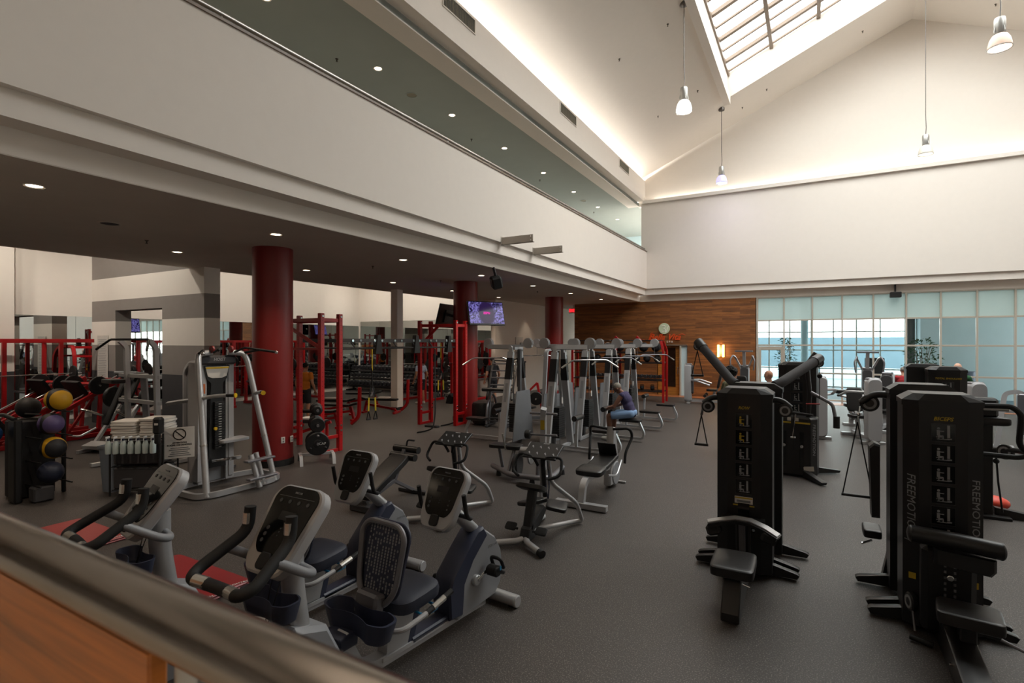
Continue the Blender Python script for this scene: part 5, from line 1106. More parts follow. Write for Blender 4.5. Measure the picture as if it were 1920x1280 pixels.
# posted notices
t = tag(G().box((-19.717, 5.84, 1.9), (.004, .32, .24), b=0).obj('wall_notice', 'label_paper'), 'small printed notice on the white wall end at far left', 'sign')
t = thing('rules_poster', 'tall white rules poster with fine print on the striped pillar', 'sign', (-17.9, 7.44, 1.95)); G().box((0, 0, 0), (.62, .01, 1.25), b=.002).obj('sheet', 'label_paper', t)
g = G()
for k in range(22): g.box((-.02, -.007, .5-.05*k), (.5-.06*(k % 3), .002, .012), b=0)
g.obj('print_lines', 'print_grey', t)['kind'] = 'stuff'
# ================================================================ dumbbells
mat('rack_dark', '1B1516', .5)
db = G()
for s in (-1, 1): db.prism(rrect(.13, .13, .04, 2), 'x', s*.115-.045, s*.115+.045, .012)
db.cyl((-.08, 0, 0), (.08, 0, 0), .016, seg=8)
DB = db.obj('dumbbell', mat('dumbbell_rubber', '2B2B2E', .32)); DBN = [0]
def dumbbell(x, y, z, rz, label, group, sc=1.):
    o = DB if DBN[0] == 0 else DB.copy()
    if DBN[0]: COL.objects.link(o)
    DBN[0] += 1; o.location = (x, y, z); o.rotation_euler = (math.radians(12), 0, math.radians(rz)); o.scale = (sc,)*3; tag(o, label, 'dumbbell', group)
def dumbbell_rack(x, y, w, rz, label, names, n, tiers=(.38, .68, .98), m='rack_dark'):
    t = thing('dumbbell_rack', label, 'rack', (x, y, 0), rz); a = math.radians(rz)
    for sx in (-1, 1): G().bar((sx*(w/2-.05), .2, .02), (sx*(w/2-.05), .28, tiers[-1]+.12), .07, .08).bar((sx*(w/2-.05), -.25, .04), (sx*(w/2-.05), .35, .04), .07, .07).obj('end_frame', m, t)
    for k, z in enumerate(tiers):
        yy = -.06+.13*k
        G().box((0, yy, z-.17), (w, .30, .03), rotm(14)).obj('shelf', m, t)
        for i in range(n):
            px = -w/2+.12+(w-.24)*(i+.5)/n; dumbbell(x+px*math.cos(a)-yy*math.sin(a), y+px*math.sin(a)+yy*math.cos(a), z+.005, rz+90, names[k], 'dumbbells: '+names[k], 1.35+.1*(k == 0))
    return t
dumbbell_rack(-17.75, 18.7, 4.2, 0, 'long dark three tier dumbbell rack in front of the back mirror', ['black dumbbell on the %s tier of the long rack at the back mirror' % k for k in ('bottom', 'middle', 'top')], 17, (.42, .78, 1.14))
dumbbell_rack(-14.5, 18.5, 1.9, 0, 'short dark dumbbell rack right next to the long one', ['black dumbbell on the %s tier of the short rack' % k for k in ('bottom', 'middle', 'top')], 8, (.42, .78, 1.14))
# bars on a red fixed-barbell rack behind the far rig posts
t = thing('barbell_rack', 'red upright rack of fixed barbells behind the far rig posts', 'rack', (-10.7, 15.6, 0), -62)
for sx in (-.45, .45): G().bar((sx, 0, .03), (sx, .12, 1.75), .07, .08).bar((sx, -.3, .03), (sx, .35, .03), .07, .07).obj('post', 'paint_red', t)
G().bar((-.45, .1, 1.6), (.45, .1, 1.6), .05, .05).obj('cross_beam', 'paint_red', t)
for k in range(6):
    z = .3+.24*k; a = math.radians(-62); yy = -.09+.02*k
    o = thing('fixed_barbell', 'fixed barbell on rung %s of the red barbell rack' % ('one, lowest,', 'two', 'three', 'four', 'five', 'six, highest,')[k], 'barbell', (-10.7-yy*math.sin(a), 15.6+yy*math.cos(a), z), -62)
    G().tube([(-.5, 0, 0), (-.2, .0, 0), (-.1, 0, .03), (.0, 0, 0), (.1, 0, .03), (.2, 0, 0), (.5, 0, 0)], .016, 8).obj('bar', 'chrome', o)
    for sx in (-1, 1): G().disc((sx*.58, 0, 0), (1, 0, 0), .085, .16, 16).obj('weight_head', 'plate_black', o)
# red benches
def bench(x, y, rz, label, incl=0, towel=False):
    t = thing('weight_bench', label, 'bench', (x, y, 0), rz)
    G().bar((-.55, 0, .14), (.5, 0, .30), .08, .07).obj('spine', 'paint_red', t); G().bar((-.6, -.28, .04), (-.6, .28, .04), .07, .07).bar((-.6, 0, .04), (-.5, 0, .16), .07, .07).obj('rear_foot', 'paint_red', t)
    G().bar((.55, 0, .04), (.45, 0, .42), .08, .07).bar((.55, -.16, .03), (.55, .16, .03), .08, .06).obj('front_leg', 'paint_red', t)
    G().pad((-.1, 0, .46), (1.05, .28, .07), rotm(0, -incl), e=.2).obj('pad', 'pad_black', t); G().pad((.58, 0, .50), (.3, .28, .07), rotm(0, -15), e=.25).obj('seat_pad', 'pad_black', t)
    return t
bench(-11.9, 10.1, 25, 'red weight bench with black pad behind the near rig posts'); bench(-13.6, 12.2, 25, 'red weight bench farther back, left of the slim white column'); bench(-12.6, 11.4, 15, 'red weight bench between two others, tall red upright beside it'); bench(-12.6, 13.2, 200, 'red bench with white towel on it beside the slim white column'); bench(-14.6, 14.4, 30, 'red weight bench in front of the long dumbbell rack')
for i, (x, y, lb) in enumerate(((-12.35, 13.15, 'white towel draped on the red bench beside the slim white column'), (-13.75, 12.15, 'white towel on the farther red bench'), (-10.6, 8.75, 'white towel on a low red frame behind the near rig posts'))):
    o = tag(G().pad((0, 0, 0), (.42, .26, .06), e=.4).obj('bench_towel', 'towel'), lb, 'towel'); o.location = (x, y, .535); o.rotation_euler = (0, 0, math.radians(25))
t = thing('preacher_bench', 'low red bench frame with black wheel behind the near rig posts', 'bench', (-10.6, 8.75, 0), 25); G().bar((-.5, 0, .1), (.5, 0, .45), .07, .07).bar((-.5, -.3, .04), (-.5, .3, .04), .06, .06).bar((.4, -.3, .04), (.4, .3, .04), .06, .06).bar((.4, 0, .04), (.4, 0, .42), .06, .06).obj('frame', 'paint_red', t); G().pad((0, 0, .46), (.8, .28, .08), e=.25).obj('pad', 'pad_black', t)
for x, y, lb in ((-11.2, 10.9, 'thin red upright beside the middle red bench'), (-12.0, 13.9, 'thin red upright left of the slim white column')): tag(G().rtube([(x-.2, y-.1, .05), (x, y, .25), (x+.03, y, 1.1)], .08, .07, .2, up=(0, 1, 0)).obj('bench_upright', 'paint_red'), lb, 'upright')
# stair climber beside the television column
t = thing('rope_climber', 'grey and black climbing machine with steep rails and drum in front of the television column', 'exercise machine', (-7.72, 12.95, 0), 15)
for sx in (-.28, .28):
    G().bar((sx, -.55, .05), (sx, .5, .05), .06, .05).obj('base_rail', 'stripe_dark', t); G().tube([(sx, -.5, .1), (sx, -.42, .6), (sx, .0, .95), (sx, .45, .7), (sx, .5, .1)], .035, 10, .15).obj('side_hoop', 'tube_grey', t)
    G().bar((sx*1.3, -.2, .75), (sx*1.3, .5, 1.85), .05, .06).obj('rail', 'black_plastic', t)
    G().bar((sx, -.3, .1), (sx*.9, -.2, 1.1), .07, .06).obj('post', 'shell_grey', t)
G().lathe([(.0, -.3), (.3, -.3), (.34, -.24), (.34, .24), (.3, .3), (0, .3)], (-.55, .1, .34), (0, 0, 1), 28).obj('drum', 'plate_black', t)
G().disc((.1, -.38, .45), (0, 1, 0), .26, .12, 28).obj('flywheel', 'plate_black', t); text_mesh('lettering', 'A', .3, 'print_white', t, (.08, -.445, .45), (90, 0, 0), .001, .3)
G().bar((-.45, -.32, 1.05), (.4, -.3, 1.05), .2, .09, .02).obj('console_tray', 'black_plastic', t); G().tube([(-.42, .5, 1.85), (.0, .55, 1.82), (.42, .5, 1.9)], .02, 8).obj('top_bar', 'black_plastic', t)
for k in range(5): G().cyl((-.36, .0+.09*k, .95+.2*k), (.36, .0+.09*k, .95+.2*k), .02, seg=8).obj('rung', 'tube_grey', t)
for z in (.2, .28): G().bar((-.3, -.5, z), (.55, -.5, z), .03, .03).obj('front_rail', 'stripe_dark', t)
t = thing('sled_machine', 'low machine with red slanted post and plates between the climber and the grey stations', 'exercise machine', (-7.3, 14.2, 0), 20)
G().bar((-.7, 0, .08), (.8, 0, .12), .12, .1).obj('base', 'shell_grey', t); G().bar((.3, 0, .1), (.1, 0, 1.15), .07, .07).bar((.1, 0, 1.15), (-.15, 0, .9), .06, .06).obj('post', 'paint_red', t)
for sy in (-1, 1): G().cyl((.1, 0, .7), (.1, sy*.4, .7), .022).obj('plate_horn', 'grip_chrome', t); G().disc((.1, sy*.2, .7), (0, 1, 0), .2, .09).obj('loaded_plate', 'plate_black', t)
G().pad((-.4, 0, .42), (.5, .3, .09), e=.3).obj('seat', 'pad_black', t); G().bar((-.4, 0, .1), (-.4, 0, .4), .06, .06).obj('seat_post', 'shell_grey', t)
# ================================================================ wall rig by the timber wall with balls and dumbbells
RX0, RX1, RY = -8.9, -5.05, 21.2
t = thing('storage_rig', 'red framed storage rig with black shelves in front of the timber wall', 'rack', (0, RY, 0))
for x in (RX0, (RX0+RX1)/2, RX1):
    for dy in (-.28, .28): G().rtube([(x, dy, 0), (x, dy, 2.05), (x-.12*(x == RX1)+.0, dy*.6, 2.42)], .08, .08, .1, up=(1, 0, 0)).obj('post', 'paint_red_bright', t)
for z in (.42, .86, 1.55, 1.95): G().box(((RX0+RX1)/2, 0, z), (RX1-RX0, .36, .035), rotm(8)).obj('shelf', 'rack_dark', t)
G().cyl((RX0-.2, 0, 2.44), (RX1-.1, 0, 2.44), .025).obj('top_bar', 'black_plastic', t)
for x in (-6.9, -6.0): G().bar((x, 0, 2.4), (x-.2, 0, 2.6), .08, .1).obj('bar_bracket', 'paint_red_bright', t)
random.seed(11)
for z, r, n, nm in ((2.18, .19, 5, 'large black slam ball on the top shelf of the red storage rig'), (1.72, .145, 7, 'black slam ball on the second shelf of the red storage rig')):
    f = None
    for k in range(n):
        o = G().sph((0, 0, 0), r, 20, 12).obj('slam_ball', 'ball_black') if f is None else f.copy()
        if f is not None: COL.objects.link(o)
        f = f or o; o.location = (RX1-.35-.5*k if n == 5 else RX1-.3-.42*k, RY, z); tag(o, nm, 'ball', nm.replace(' slam ball', ' slam balls'))
for k in range(16): dumbbell(RX1-.18-.19*k, RY, 1.0, 90, 'black dumbbell on the third shelf of the red storage rig', 'dumbbells on the storage rig')
kb = None
for k in range(6):
    if kb is None:
        kb = thing('kettlebell', 'black kettlebell on the lowest shelf of the red storage rig', 'kettlebell', group='kettlebells on the storage rig'); G().sph((0, 0, .09), .09, 14, 10).obj('bell', 'ball_black', kb); G().tube([(-.06, 0, .13), (-.07, 0, .21), (.07, 0, .21), (.06, 0, .13)], .014, 8, .04).obj('handle', 'ball_black', kb); o = kb
    else: o = dup(kb, (0, 0, 0))
    o.location = (RX1-.5-.42*k, RY, .445)
# ================================================================ timber wall: sign, light, exit sign
mat('sign_green', 'B9C3A4', .4, emit=.15); mat('sign_orange', 'C8481C', .4, emit=.12); mat('sign_white', 'E6E2DA', .4, emit=.1)
t = thing('spa_sign', 'round pale green emblem over orange script lettering on the timber wall', 'sign', (-5.74, 23.99, 2.62))
G().disc((0, -.03, .36), (0, 1, 0), .245, .05, 40).obj('emblem', 'sign_green', t)
G().tube([(-.1, -.06, .49), (.02, -.06, .5), (.06, -.06, .42), (-.04, -.06, .37), (.07, -.06, .33), (.04, -.06, .24), (-.08, -.06, .22)], .014, 6, .06).tube([(.03, -.06, .36), (.08, -.06, .17), (.17, -.06, .44), (.21, -.06, .46)], .014, 6, .04).obj('monogram', 'sign_white', t)
text_mesh('lettering', 'Bella Vita', .37, 'sign_orange', t, (0, -.04, -.03), (90, 0, 0), .015, .42, bold=.008); text_mesh('lettering', 'DAY SPA', .13, 'sign_white', t, (.03, -.04, -.24), (90, 0, 0), .01, 0, space=1.5)
G().tube([(-.95, -.04, -.14), (-.7, -.04, -.2), (-.6, -.04, .16), (-.5, -.04, .16)], .016, 6, .1).obj('swash', 'sign_orange', t); G().tube([(.62, -.04, .08), (.8, -.04, .12), (.92, -.04, .06)], .012, 6, .05).obj('swash', 'sign_orange', t)
mat('sconce_glow', (1, .72, .35), emit=14)
t = thing('wall_sconce', 'glowing double tube light on the timber wall', 'wall light', (-3.35, 23.98, 2.0))
for sx in (-.1, .1): G().cyl((sx, -.06, -.26), (sx, -.06, .26), .04).obj('glass_tube', 'sconce_glow', t)
G().box((0, -.01, 0), (.32, .02, .5)).obj('backplate', 'bronze', t); lamp('sconce_beam', 'POINT', (-3.35, 23.8, 2), 14, (1, .7, .4), shadow_soft_size=.15)
mat('exit_red', 'E8202A', .4, emit=2.2)
t = thing('exit_sign', 'small red lit exit sign right of the farthest red column', 'sign', (-10.3, 24.3, 3.93)); G().box((0, 0, 0), (.42, .06, .26), b=.01).obj('case', 'label_paper', t); text_mesh('lettering', 'EXIT', .2, 'exit_red', t, (0, -.034, 0), (90, 0, 0), .002, bold=.008); G().bar((0, 0, .12), (0, 0, .30), .03, .03).obj('hanger', 'steel', t)
t = thing('wall_cabinet', 'white framed board with grey box on the corridor wall', 'notice board', (-11.88, 21.6, 2.0)); G().box((0, 0, .1), (.02, .7, 1.0)).obj('board', 'label_paper', t); G().box((.04, .15, .1), (.08, .22, .5)).obj('grey_box', 'shell_grey', t)
t = thing('treadmill_mirror', 'dark framed opening low on the corridor wall', 'frame', (-11.88, 21.8, .85)); G().box((0, 0, 0), (.02, .8, 1.1)).obj('dark_panel', 'screen_black', t); G().box((.01, 0, .58), (.04, .9, .07)).obj('shelf', 'stripe_dark', t)
# ================================================================ grey selectorized machines near the windows
def machine(x, y, rz, label, kind=0, hood='shell_light'):
    t = thing('selectorized_machine', label, 'exercise machine', (x, y, 0), rz)
    G().prism(rrect(.30, 1.5, .12, 6, 0, .80), 'y', -.16, .10, .04).obj('tower', 'shell_light', t); G().prism(rrect(.26, 1.1, .1, 6, 0, .92), 'y', .10, .17, .02).obj('stack_window', 'stripe_dark', t)
    G().box((0, 0, 1.5), (.25, .24, .1), b=.04).obj('tower_cap', 'tube_grey', t)
    G().box((0, 0, .03), (.5, .12, .06)).obj('tower_foot', 'silver', t); G().rtube([(0, .1, .1), (0, .8, .1), (0, 1.2, .1)], .09, .08, 0, up=(1, 0, 0)).obj('base_beam', 'silver', t); G().box((0, 1.2, .04), (.55, .1, .08)).obj('rear_foot', 'silver', t)
    G().rtube([(0, .85, .1), (0, .95, .5)], .08, .08, up=(1, 0, 0)).obj('seat_post', 'silver', t); G().pad((0, .85, .54), (.42, .42, .1), e=.4).obj('seat', 'pad_black', t); G().pad((0, 1.12, .92), (.36, .1, .62), rotm(-12), e=.35).obj('backrest', 'pad_black', t); G().rtube([(0, 1.0, .5), (0, 1.18, 1.0)], .06, .06, up=(1, 0, 0)).obj('back_post', 'silver', t)
    for sx in (-1, 1):
        if kind == 0: G().tube([(sx*.12, .1, 1.2), (sx*.42, .3, 1.2), (sx*.45, .8, 1.05), (sx*.3, .78, 1.02)], .03, 10, .1).obj('press_arm', 'silver', t); G().cyl((sx*.44, .72, 1.06), (sx*.44, .9, 1.04), .03).obj('grip', 'black_rubber', t)
        elif kind == 1: G().rtube([(sx*.12, .05, 1.45), (sx*.30, .2, 1.85), (sx*.32, .7, 1.9)], .06, .05, .12, up=(1, 0, 0)).obj('arm', 'shell_light', t); G().tube([(sx*.32, .7, 1.9), (sx*.40, .8, 1.75), (sx*.36, .8, 1.4)], .025, 10, .08).obj('grip', 'tube_grey', t)
        else: G().tube([(sx*.1, .1, .9), (sx*.5, .35, .9), (sx*.5, .8, .75)], .035, 10, .1).obj('arm', 'silver', t); G().cyl((sx*.2, .62, .34), (sx*.48, .62, .34), .06).obj('roller_pad', 'pad_black', t)
    if kind == 1: G().rtube([(0, .1, 1.5), (0, .25, 2.05)], .10, .07, up=(1, 0, 0)).obj('mast', 'shell_light', t); G().bar((-.3, .3, 2.05), (.3, .3, 2.05), .05, .06).obj('crown_bar', 'tube_grey', t)
    return t
machine(-4.15, 21.3, -85, 'grey exercise machine in front of the timber wall left of the wall light', 2)
machine(-2.1, 20.8, 180, 'grey machine with tall hoop arms in front of the timber wall edge', 1)
machine(.18, 15.1, 10, 'pale grey machine right behind the double cable tower', 0); machine(-.35, 18.6, 170, 'pale grey machine farther behind the double cable tower, near the glass', 2)
machine(1.25, 14.9, 15, 'pale grey machine left of the biceps tower with leaning seat', 0); machine(1.85, 17.95, 165, 'pale grey machine with dark hood in front of the window', 2)
machine(1.6, 20.9, 180, 'tall pale machine with curved overhead arms against the window', 1); machine(3.0, 14.5, 20, 'pale grey machine just right of the tall overhead machine', 0)
machine(5.2, 18.6, 200, 'tall machine with slanted arms at which the man in green sits', 1); machine(6.4, 16.9, 150, 'pale grey machine with rounded tower near the right edge', 2); machine(5.2, 15.3, 165, 'silver machine with triangular frame beside the grey locker cabinet', 0)
t = thing('leg_curl_bench', 'low grey bench with black pads in the aisle before the window', 'bench', (1.0, 18.0, 0), 10); G().pad((0, 0, .95), (.8, .34, .12), e=.3).pad((0, -.1, .58), (.4, .3, .1), e=.3).obj('pads', 'pad_black', t); G().bar((0, 0, .05), (0, 0, .9), .1, .1).box((0, 0, .03), (.4, .2, .06)).obj('post', 'shell_light', t); G().disc((0, -.12, .32), (1, 0, 0), .16, .1).obj('cam', 'tube_grey', t)
t = thing('a_frame_machine', 'silver machine with a tall sloping A shaped frame near the right edge', 'exercise machine', (4.05, 15.6, 0), -10)
for sx in (-.2, .3): G().rtube([(sx-.25, -.2, .05), (sx-.1, 0, 1.25), (sx+.15, .0, 1.3), (sx+.35, .2, .9), (sx+.3, .2, .05)], .08, .09, .1, up=(0, 1, 0)).obj('frame', 'shell_light', t)
G().prism(rrect(.2, .9, .05, 4, 0, .8), 'y', -.05, .25, .02).obj('stack_cover', 'tube_grey', t); G().bar((-.6, 0, .85), (.4, 0, .85), .07, .07).obj('cross_tube', 'silver', t); G().pad((-.7, 0, .55), (.4, .4, .1), e=.4).obj('seat', 'pad_black', t); G().bar((-.7, 0, .05), (-.7, 0, .52), .07, .07).box((-.5, 0, .04), (.7, .3, .07)).obj('seat_post', 'shell_light', t)
t = thing('locker_cabinet', 'tall blue grey cabinet at the right edge', 'cabinet', (4.35, 16.25, 0), 0)
t.location = (3.95, 13.9, 0)
G().box((0, 0, .86), (.42, .5, 1.72), b=.02).obj('body', mat('cabinet_blue', '7A8496', .4), t); G().box((-.13, -.252, 1.5), (.1, .006, .05)).obj('label', 'label_paper', t); G().tube([(-.1, -.25, .55), (-.05, -.3, .53), (.1, -.3, .5)], .014, 8, .03).obj('handle', 'steel', t); G().box((0, -.252, .42), (.4, .006, .01)).obj('door_gap', 'stripe_dark', t)
t = thing('window_camera', 'small black projector box hung over the window wall', 'projector', (2.7, 23.85, 4.12)); G().box((0, 0, 0), (.34, .3, .2), b=.02).obj('case', 'black_plastic', t); G().bar((0, .1, .08), (0, .1, .40), .12, .05).obj('mount', 'stripe_dark', t)
# plants and bench beyond the glass
def plant(x, y, h, label, n=260, r=.6, z0=.0):
    t = thing('potted_plant', label, 'plant', (x, y, z0)); G().lathe([(0, 0), (.2, 0), (.26, .42), (.23, .42), (.2, .36), (0, .36)], seg=20).obj('pot', 'bin_grey', t); random.seed(int(h*100))
    g = G(); s = G()
    for k in range(7): a = k*.9; s.tube([(0, 0, .35), (.1*math.cos(a), .1*math.sin(a), h*.5), (r*.5*math.cos(a), r*.5*math.sin(a), h*.85)], .012, 5)
    for k in range(n):
        a = random.uniform(0, 2*PI); q = random.random()**.5*r; z = .6+(h-.6)*random.random(); q *= math.sin(min(PI, (z-.4)/(h-.3)*PI))**.5 if z < h else .3
        c = Vector((q*math.cos(a), q*math.sin(a), z)); R = Euler((random.uniform(-1, 1), random.uniform(-1, 1), a)).to_matrix(); L = .14
        g.add([c+R @ Vector(p) for p in ((0, 0, 0), (L*.5, .03, .01), (L, 0, -.03), (L*.5, -.03, .01))], [(0, 1, 2, 3)])
    s.obj('stems', 'bronze', t); g.obj('leaves', 'foliage', t, smooth=0)['kind'] = 'stuff'
plant(3.95, 27.0, 2.5, 'bushy potted tree beyond the window wall beside the dark planters', 420, .62); plant(-1.1, 29.5, 2.6, 'narrow potted tree beyond the glass door', 260, .42)
for x, lb in ((4.95, 'left dark round planter beyond the window wall'), (5.5, 'right dark round planter beyond the window wall')): tag(G().lathe([(0, 0), (.2, 0), (.24, 1.2), (.21, 1.2), (.2, 1.1), (0, 1.1)]).xf(Matrix.Translation((x, 27.4, 0))).obj('planter', 'cabinet_blue'), lb, 'planter')
t = thing('garden_screen', 'dark lounge chair back beyond the window wall', 'chair', (2.35, 27.2, 0)); G().box((0, 0, 1.25), (.7, .1, .9), b=.03).obj('back_panel', 'stripe_dark', t); G().box((0, -.25, .7), (.8, .55, .12), b=.03).obj('seat_panel', 'stripe_dark', t)
for sx in (-.35, .35): 
    for sy in (-.45, .0): G().bar((sx, sy, 0), (sx, sy, .7), .05, .05).obj('leg', 'steel', t)
# ================================================================ people
for nm, c in (('skin_brown', '7A5240'), ('skin_tan', 'B98468'), ('skin_pale', 'D2A58E')): mat(nm, c, .55, vary=.05, nscale=9)
for nm, c in (('hair_grey', '8C867C'), ('hair_dark', '17130F'), ('cloth_purple', '3B3557'), ('cloth_sky', '86A6CE'), ('cloth_pale_blue', 'A9BCD6'), ('cloth_olive', '5A5A40'), ('cloth_red', 'A3232C'), ('cloth_green', '1E5230'), ('cloth_dark', '24252A'), ('cloth_orange', 'C8741E'), ('shoe_white', 'D5D2CC')): mat(nm, c, .85, vary=.08, bump=.1, bscale=120)
def fuse(g, name, m, parent, vox=.012, it=4):
    """melt overlapping solids into one continuous skin"""
    o = g.obj(name, m, parent, smooth=0)
    r = o.modifiers.new('r', 'REMESH'); r.mode = 'VOXEL'; r.voxel_size = vox
    s = o.modifiers.new('s', 'SMOOTH'); s.iterations = it; s.factor = .5
    me = bpy.data.meshes.new_from_object(o.evaluated_get(bpy.context.evaluated_depsgraph_get())); old = o.data; o.modifiers.clear(); o.data = me; bpy.data.meshes.remove(old)
    me.name = name; me.polygons.foreach_set('use_smooth', [True]*len(me.polygons)); return o
def limb(g, a, b, r0, r1, bulge=0, f=1.):
    a = Vector(a); b = Vector(a).lerp(Vector(b), f); r1 = r0+(r1-r0)*f; n = 5
    g.tube([a.lerp(b, i/n) for i in range(n+1)], r0, 12, rs=[r0+(r1-r0)*i/n+bulge*math.sin(PI*min(1, i/n*f+.1)) for i in range(n+1)]); g.sph(a, r0*1.0, 12, 8)
    if f == 1.: g.sph(b, r1*1.0, 12, 8)
def person(label, loc, rz, P, skin, shirt, bottom, shoe='shoe_white', hair='short', hair_m='hair_dark', sleeve=.6, leg=.85, sc=1.0, vox=.011, cap=None):
    t = thing('person', label, 'person', loc, rz); t.scale = (sc,)*3
    V = {k: Vector(v) for k, v in P.items()}
    pel, che, nek, hed = V['pelvis'], V['chest'], V['neck'], V['head']
    up = (che-pel).normalized(); fw = V.get('fwd', Vector((0, 1, 0))); hf = V.get('look', fw).normalized(); hu = (hed-nek).normalized(); hu = (hu-hf*hu.dot(hf)).normalized(); hr = hf.cross(hu)
    RH = Matrix((hr, hf, hu)).transposed()
    side = Vector((1, 0, 0)); tf = up.cross(side).normalized()*-1; RT = Matrix((side, side.cross(up)*-1, up)).transposed()
    def torso(g, e=0., low=True):
        mid = pel.lerp(che, .5)
        g.sph(pel, (.165+e, .115+e, .12+e), 16, 10, RT).sph(pel.lerp(che, .3), (.15+e, .108+e, .13+e), 16, 10, RT).sph(mid, (.155+e, .112+e, .14+e), 16, 10, RT).sph(che, (.175+e, .12+e, .15+e), 16, 10, RT).sph(che+up*.09, (.16+e, .095+e, .09+e), 16, 10, RT)
    S_ = {}
    for s, k in ((-1, 'l'), (1, 'r')):
        S_[k] = V.get('shoulder_'+k, che+up*.115+side*s*.185); S_['h'+k] = pel+side*s*.09-up*.02
    b = G(); torso(b)
    b.tube([che+up*.12, nek, hed-hu*.06], .058, 12, rs=[.075, .058, .056])
    b.sph(hed+hu*.03, (.076, .094, .098), 20, 14, RH).sph(hed-hu*.055+hf*.025, (.058, .066, .06), 16, 10, RH)        # skull and jaw
    b.bar(hed+hf*.088+hu*.03, hed+hf*.112-hu*.018, .022, .02, .006).sph(hed+hf*.107-hu*.02, .015, 8, 6)               # nose
    b.sph(hed+hf*.085-hu*.062, (.024, .012, .009), 10, 6, RH).sph(hed+hf*.083+hu*.042, (.05, .014, .010), 10, 6, RH)   # mouth, brow
    for s in (-1, 1): b.sph(hed+hr*s*.078-hu*.005, (.012, .022, .034), 10, 8, RH)                                      # ears
    for k in 'lr':
        s = -1 if k == 'l' else 1
        limb(b, S_[k], V['elbow_'+k], .056, .040, .006); limb(b, V['elbow_'+k], V['hand_'+k], .042, .027, .006)
        w = V['hand_'+k]; d = (w-V['elbow_'+k]).normalized(); d2 = V.get('grip_'+k, d).normalized(); n = d2.cross(Vector((0, 0, 1)));
        if n.length < .1: n = Vector((1, 0, 0))
        n.normalize(); dn = n.cross(d2).normalized()
        if dn.z > 0: dn = -dn
        Rm = Matrix((n, d2, n.cross(d2))).transposed(); b.sph(w+d2*.045, (.042, .055, .018), 12, 8, Rm)
        for q, (off, ln) in enumerate(((-.030, .066), (-.010, .076), (.010, .072), (.030, .056))):
            p0 = w+d2*.08+n*off; p1 = p0+d2*ln*.5+dn*.008; p2 = p1+d2*ln*.25+dn*ln*.35; p3 = p2-d2*ln*.12+dn*ln*.3; b.tube([p0, p1, p2, p3], .0095, 8, rs=[.0105, .010, .009, .008])
        p0 = w+d2*.03-n*.035*s; b.tube([p0, p0+d2*.03-n*.02*s+dn*.01, p0+d2*.055-n*.018*s+dn*.03], .011, 8, rs=[.013, .011, .009])
        limb(b, S_['h'+k], V['knee_'+k], .085, .055, .004); limb(b, V['knee_'+k], V['ankle_'+k], .056, .036, .012); toe = V['toe_'+k]; a = V['ankle_'+k]
        b.tube([a, a.lerp(toe, .5)+Vector((0, 0, -.02)), toe], .04, 10, rs=[.038, .036, .028])
    body = fuse(b, 'body', skin, t, vox)
    for s in (-1, 1): G().sph(hed+hf*.086+hr*s*.032+hu*.022, .011, 10, 8).obj('eye', 'screen_black', t)
    g = G(); torso(g, .012)
    for k in 'lr':
        g.sph(S_[k], .066, 12, 8)
        if sleeve: limb(g, S_[k], V['elbow_'+k], .07, .058, 0, sleeve)
    fuse(g, 'shirt', shirt, t, .013)
    g = G(); g.sph(pel-up*.01, (.18, .132, .11), 16, 10, RT)
    for k in 'lr':
        if leg <= 1: limb(g, S_['h'+k], V['knee_'+k], .105, .088, 0, leg)
        else: limb(g, S_['h'+k], V['knee_'+k], .1, .072); limb(g, V['knee_'+k], V['ankle_'+k], .074, .056, 0, .96)
    fuse(g, 'shorts' if leg <= 1 else 'trousers', bottom, t, .014)
    for k in 'lr':
        a = V['ankle_'+k]; toe = V['toe_'+k]; d = (toe-a); d.z = 0; d.normalize(); n = Vector((-d.y, d.x, 0)); Rm = Matrix((n, d, Vector((0, 0, 1)))).transposed()
        z = min(a.z, toe.z+.05); c = Vector((a.x, a.y, 0))+d*.06; zf = toe.z-.03
        g = G().sph(c+Vector((0, 0, zf+.04)), (.05, .15, .045), 14, 8, Rm, .8).sph(Vector((a.x, a.y, zf+.06))-d*.02, (.045, .06, .06), 12, 8, Rm); g.obj('shoe', shoe, t)
    if hair == 'short':
        g = G().sph(hed+hu*.048-hf*.015, (.082, .095, .09), 18, 12, RH); g.v = [tuple(p) for p in g.v]; g.obj('hair', hair_m, t)
    elif hair == 'bushy':
        g = G(); random.seed(2); g.sph(hed+hu*.06-hf*.02, (.12, .125, .12), 16, 10, RH)
        for k in range(40):
            a = random.uniform(0, 2*PI); e = random.uniform(0, 1.5); g.sph(hed+hu*.06-hf*.02+RH @ Vector((.11*math.cos(a)*math.cos(e), .11*math.sin(a)*math.cos(e), .11*math.sin(e))), .03, 8, 6)
        g.obj('hair', hair_m, t)
    elif hair == 'cap':
        G().sph(hed+hu*.055-hf*.01, (.084, .1, .08), 18, 12, RH).sph(hed+hu*.06+hf*.11, (.07, .075, .012), 14, 6, RH).obj('cap', cap or 'cloth_dark', t)
    return t
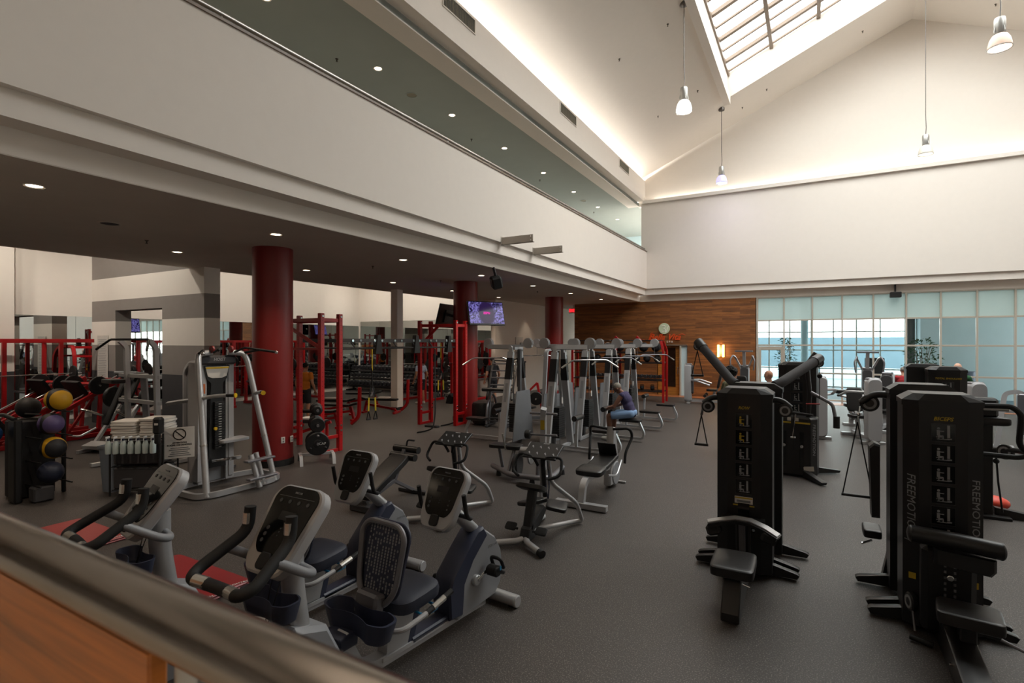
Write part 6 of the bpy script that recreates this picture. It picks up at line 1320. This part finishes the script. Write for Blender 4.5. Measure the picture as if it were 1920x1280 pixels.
def stand(arm='down'):
    P = dict(pelvis=(0, 0, .93), chest=(0, .01, 1.30), neck=(0, .02, 1.50), head=(0, .045, 1.63), knee_l=(-.10, .03, .50), knee_r=(.10, .03, .50), ankle_l=(-.11, -.02, .09), ankle_r=(.11, -.02, .09), toe_l=(-.13, .14, .035), toe_r=(.13, .14, .035), elbow_l=(-.27, -.03, 1.14), elbow_r=(.27, -.03, 1.14), hand_l=(-.28, .10, .90), hand_r=(.28, .10, .90))
    if arm == 'front': P.update(elbow_l=(-.26, .16, 1.20), elbow_r=(.26, .16, 1.20), hand_l=(-.20, .42, 1.28), hand_r=(.20, .42, 1.28))
    if arm == 'wide': P.update(elbow_l=(-.40, .12, 1.36), elbow_r=(.40, .12, 1.36), hand_l=(-.58, .25, 1.38), hand_r=(.58, .25, 1.38))
    return P
bent = dict(pelvis=(0, -.02, .65), chest=(0, .10, .94), neck=(0, .20, 1.09), head=(0, .29, 1.18), look=(0, .75, -.66), knee_l=(-.20, .44, .57), knee_r=(.20, .44, .57), ankle_l=(-.18, .42, .10), ankle_r=(.18, .46, .10), toe_l=(-.20, .58, .04), toe_r=(.20, .62, .04), elbow_l=(-.27, .30, .78), elbow_r=(.25, .28, .80), hand_l=(-.10, .50, .72), hand_r=(.08, .50, .74))
person('seated person bent forward in purple sleeveless shirt and light blue shorts', (-3.80, 12.48, 0), 90, bent, 'skin_brown', 'cloth_purple', 'cloth_sky', hair_m='hair_grey', sleeve=0, leg=.9, vox=.008, sc=1.06)
person('bald person in pale blue shirt with arms spread, standing behind the row tower', (-.78, 12.95, 0), 60, stand('wide'), 'skin_tan', 'cloth_pale_blue', 'cloth_dark', hair='bald', leg=.9)
person('person with bushy dark hair and olive shirt partly hidden by the long raised arm', (-1.50, 12.05, 0), -50, stand(), 'skin_tan', 'cloth_olive', 'cloth_dark', hair='bushy', leg=.9, sc=1.04)
person('person in red shirt among the pale machines near the glass', (2.42, 19.6, 0), 10, stand('front'), 'skin_pale', 'cloth_red', 'cloth_dark', hair_m='hair_grey', sc=.93)
person('bald person in dark green shirt holding a machine bar behind the shoulder tower', (3.14, 16.75, 0), -20, stand('front'), 'skin_pale', 'cloth_green', 'cloth_dark', hair='bald', sc=1.06)
person('person in a cap and dark shirt standing behind the climbing machine', (-10.5, 17.0, 0), 60, stand(), 'skin_tan', 'cloth_dark', 'cloth_dark', hair='cap', leg=.95, sc=1.02)
person('person in light blue shirt standing behind the far rig posts', (-13.05, 15.9, 0), 80, stand(), 'skin_tan', 'cloth_pale_blue', 'cloth_dark', leg=.9)
person('person in orange shirt behind the near rig posts', (-13.3, 10.75, 0), 20, stand(), 'skin_tan', 'cloth_orange', 'cloth_dark', leg=.9)
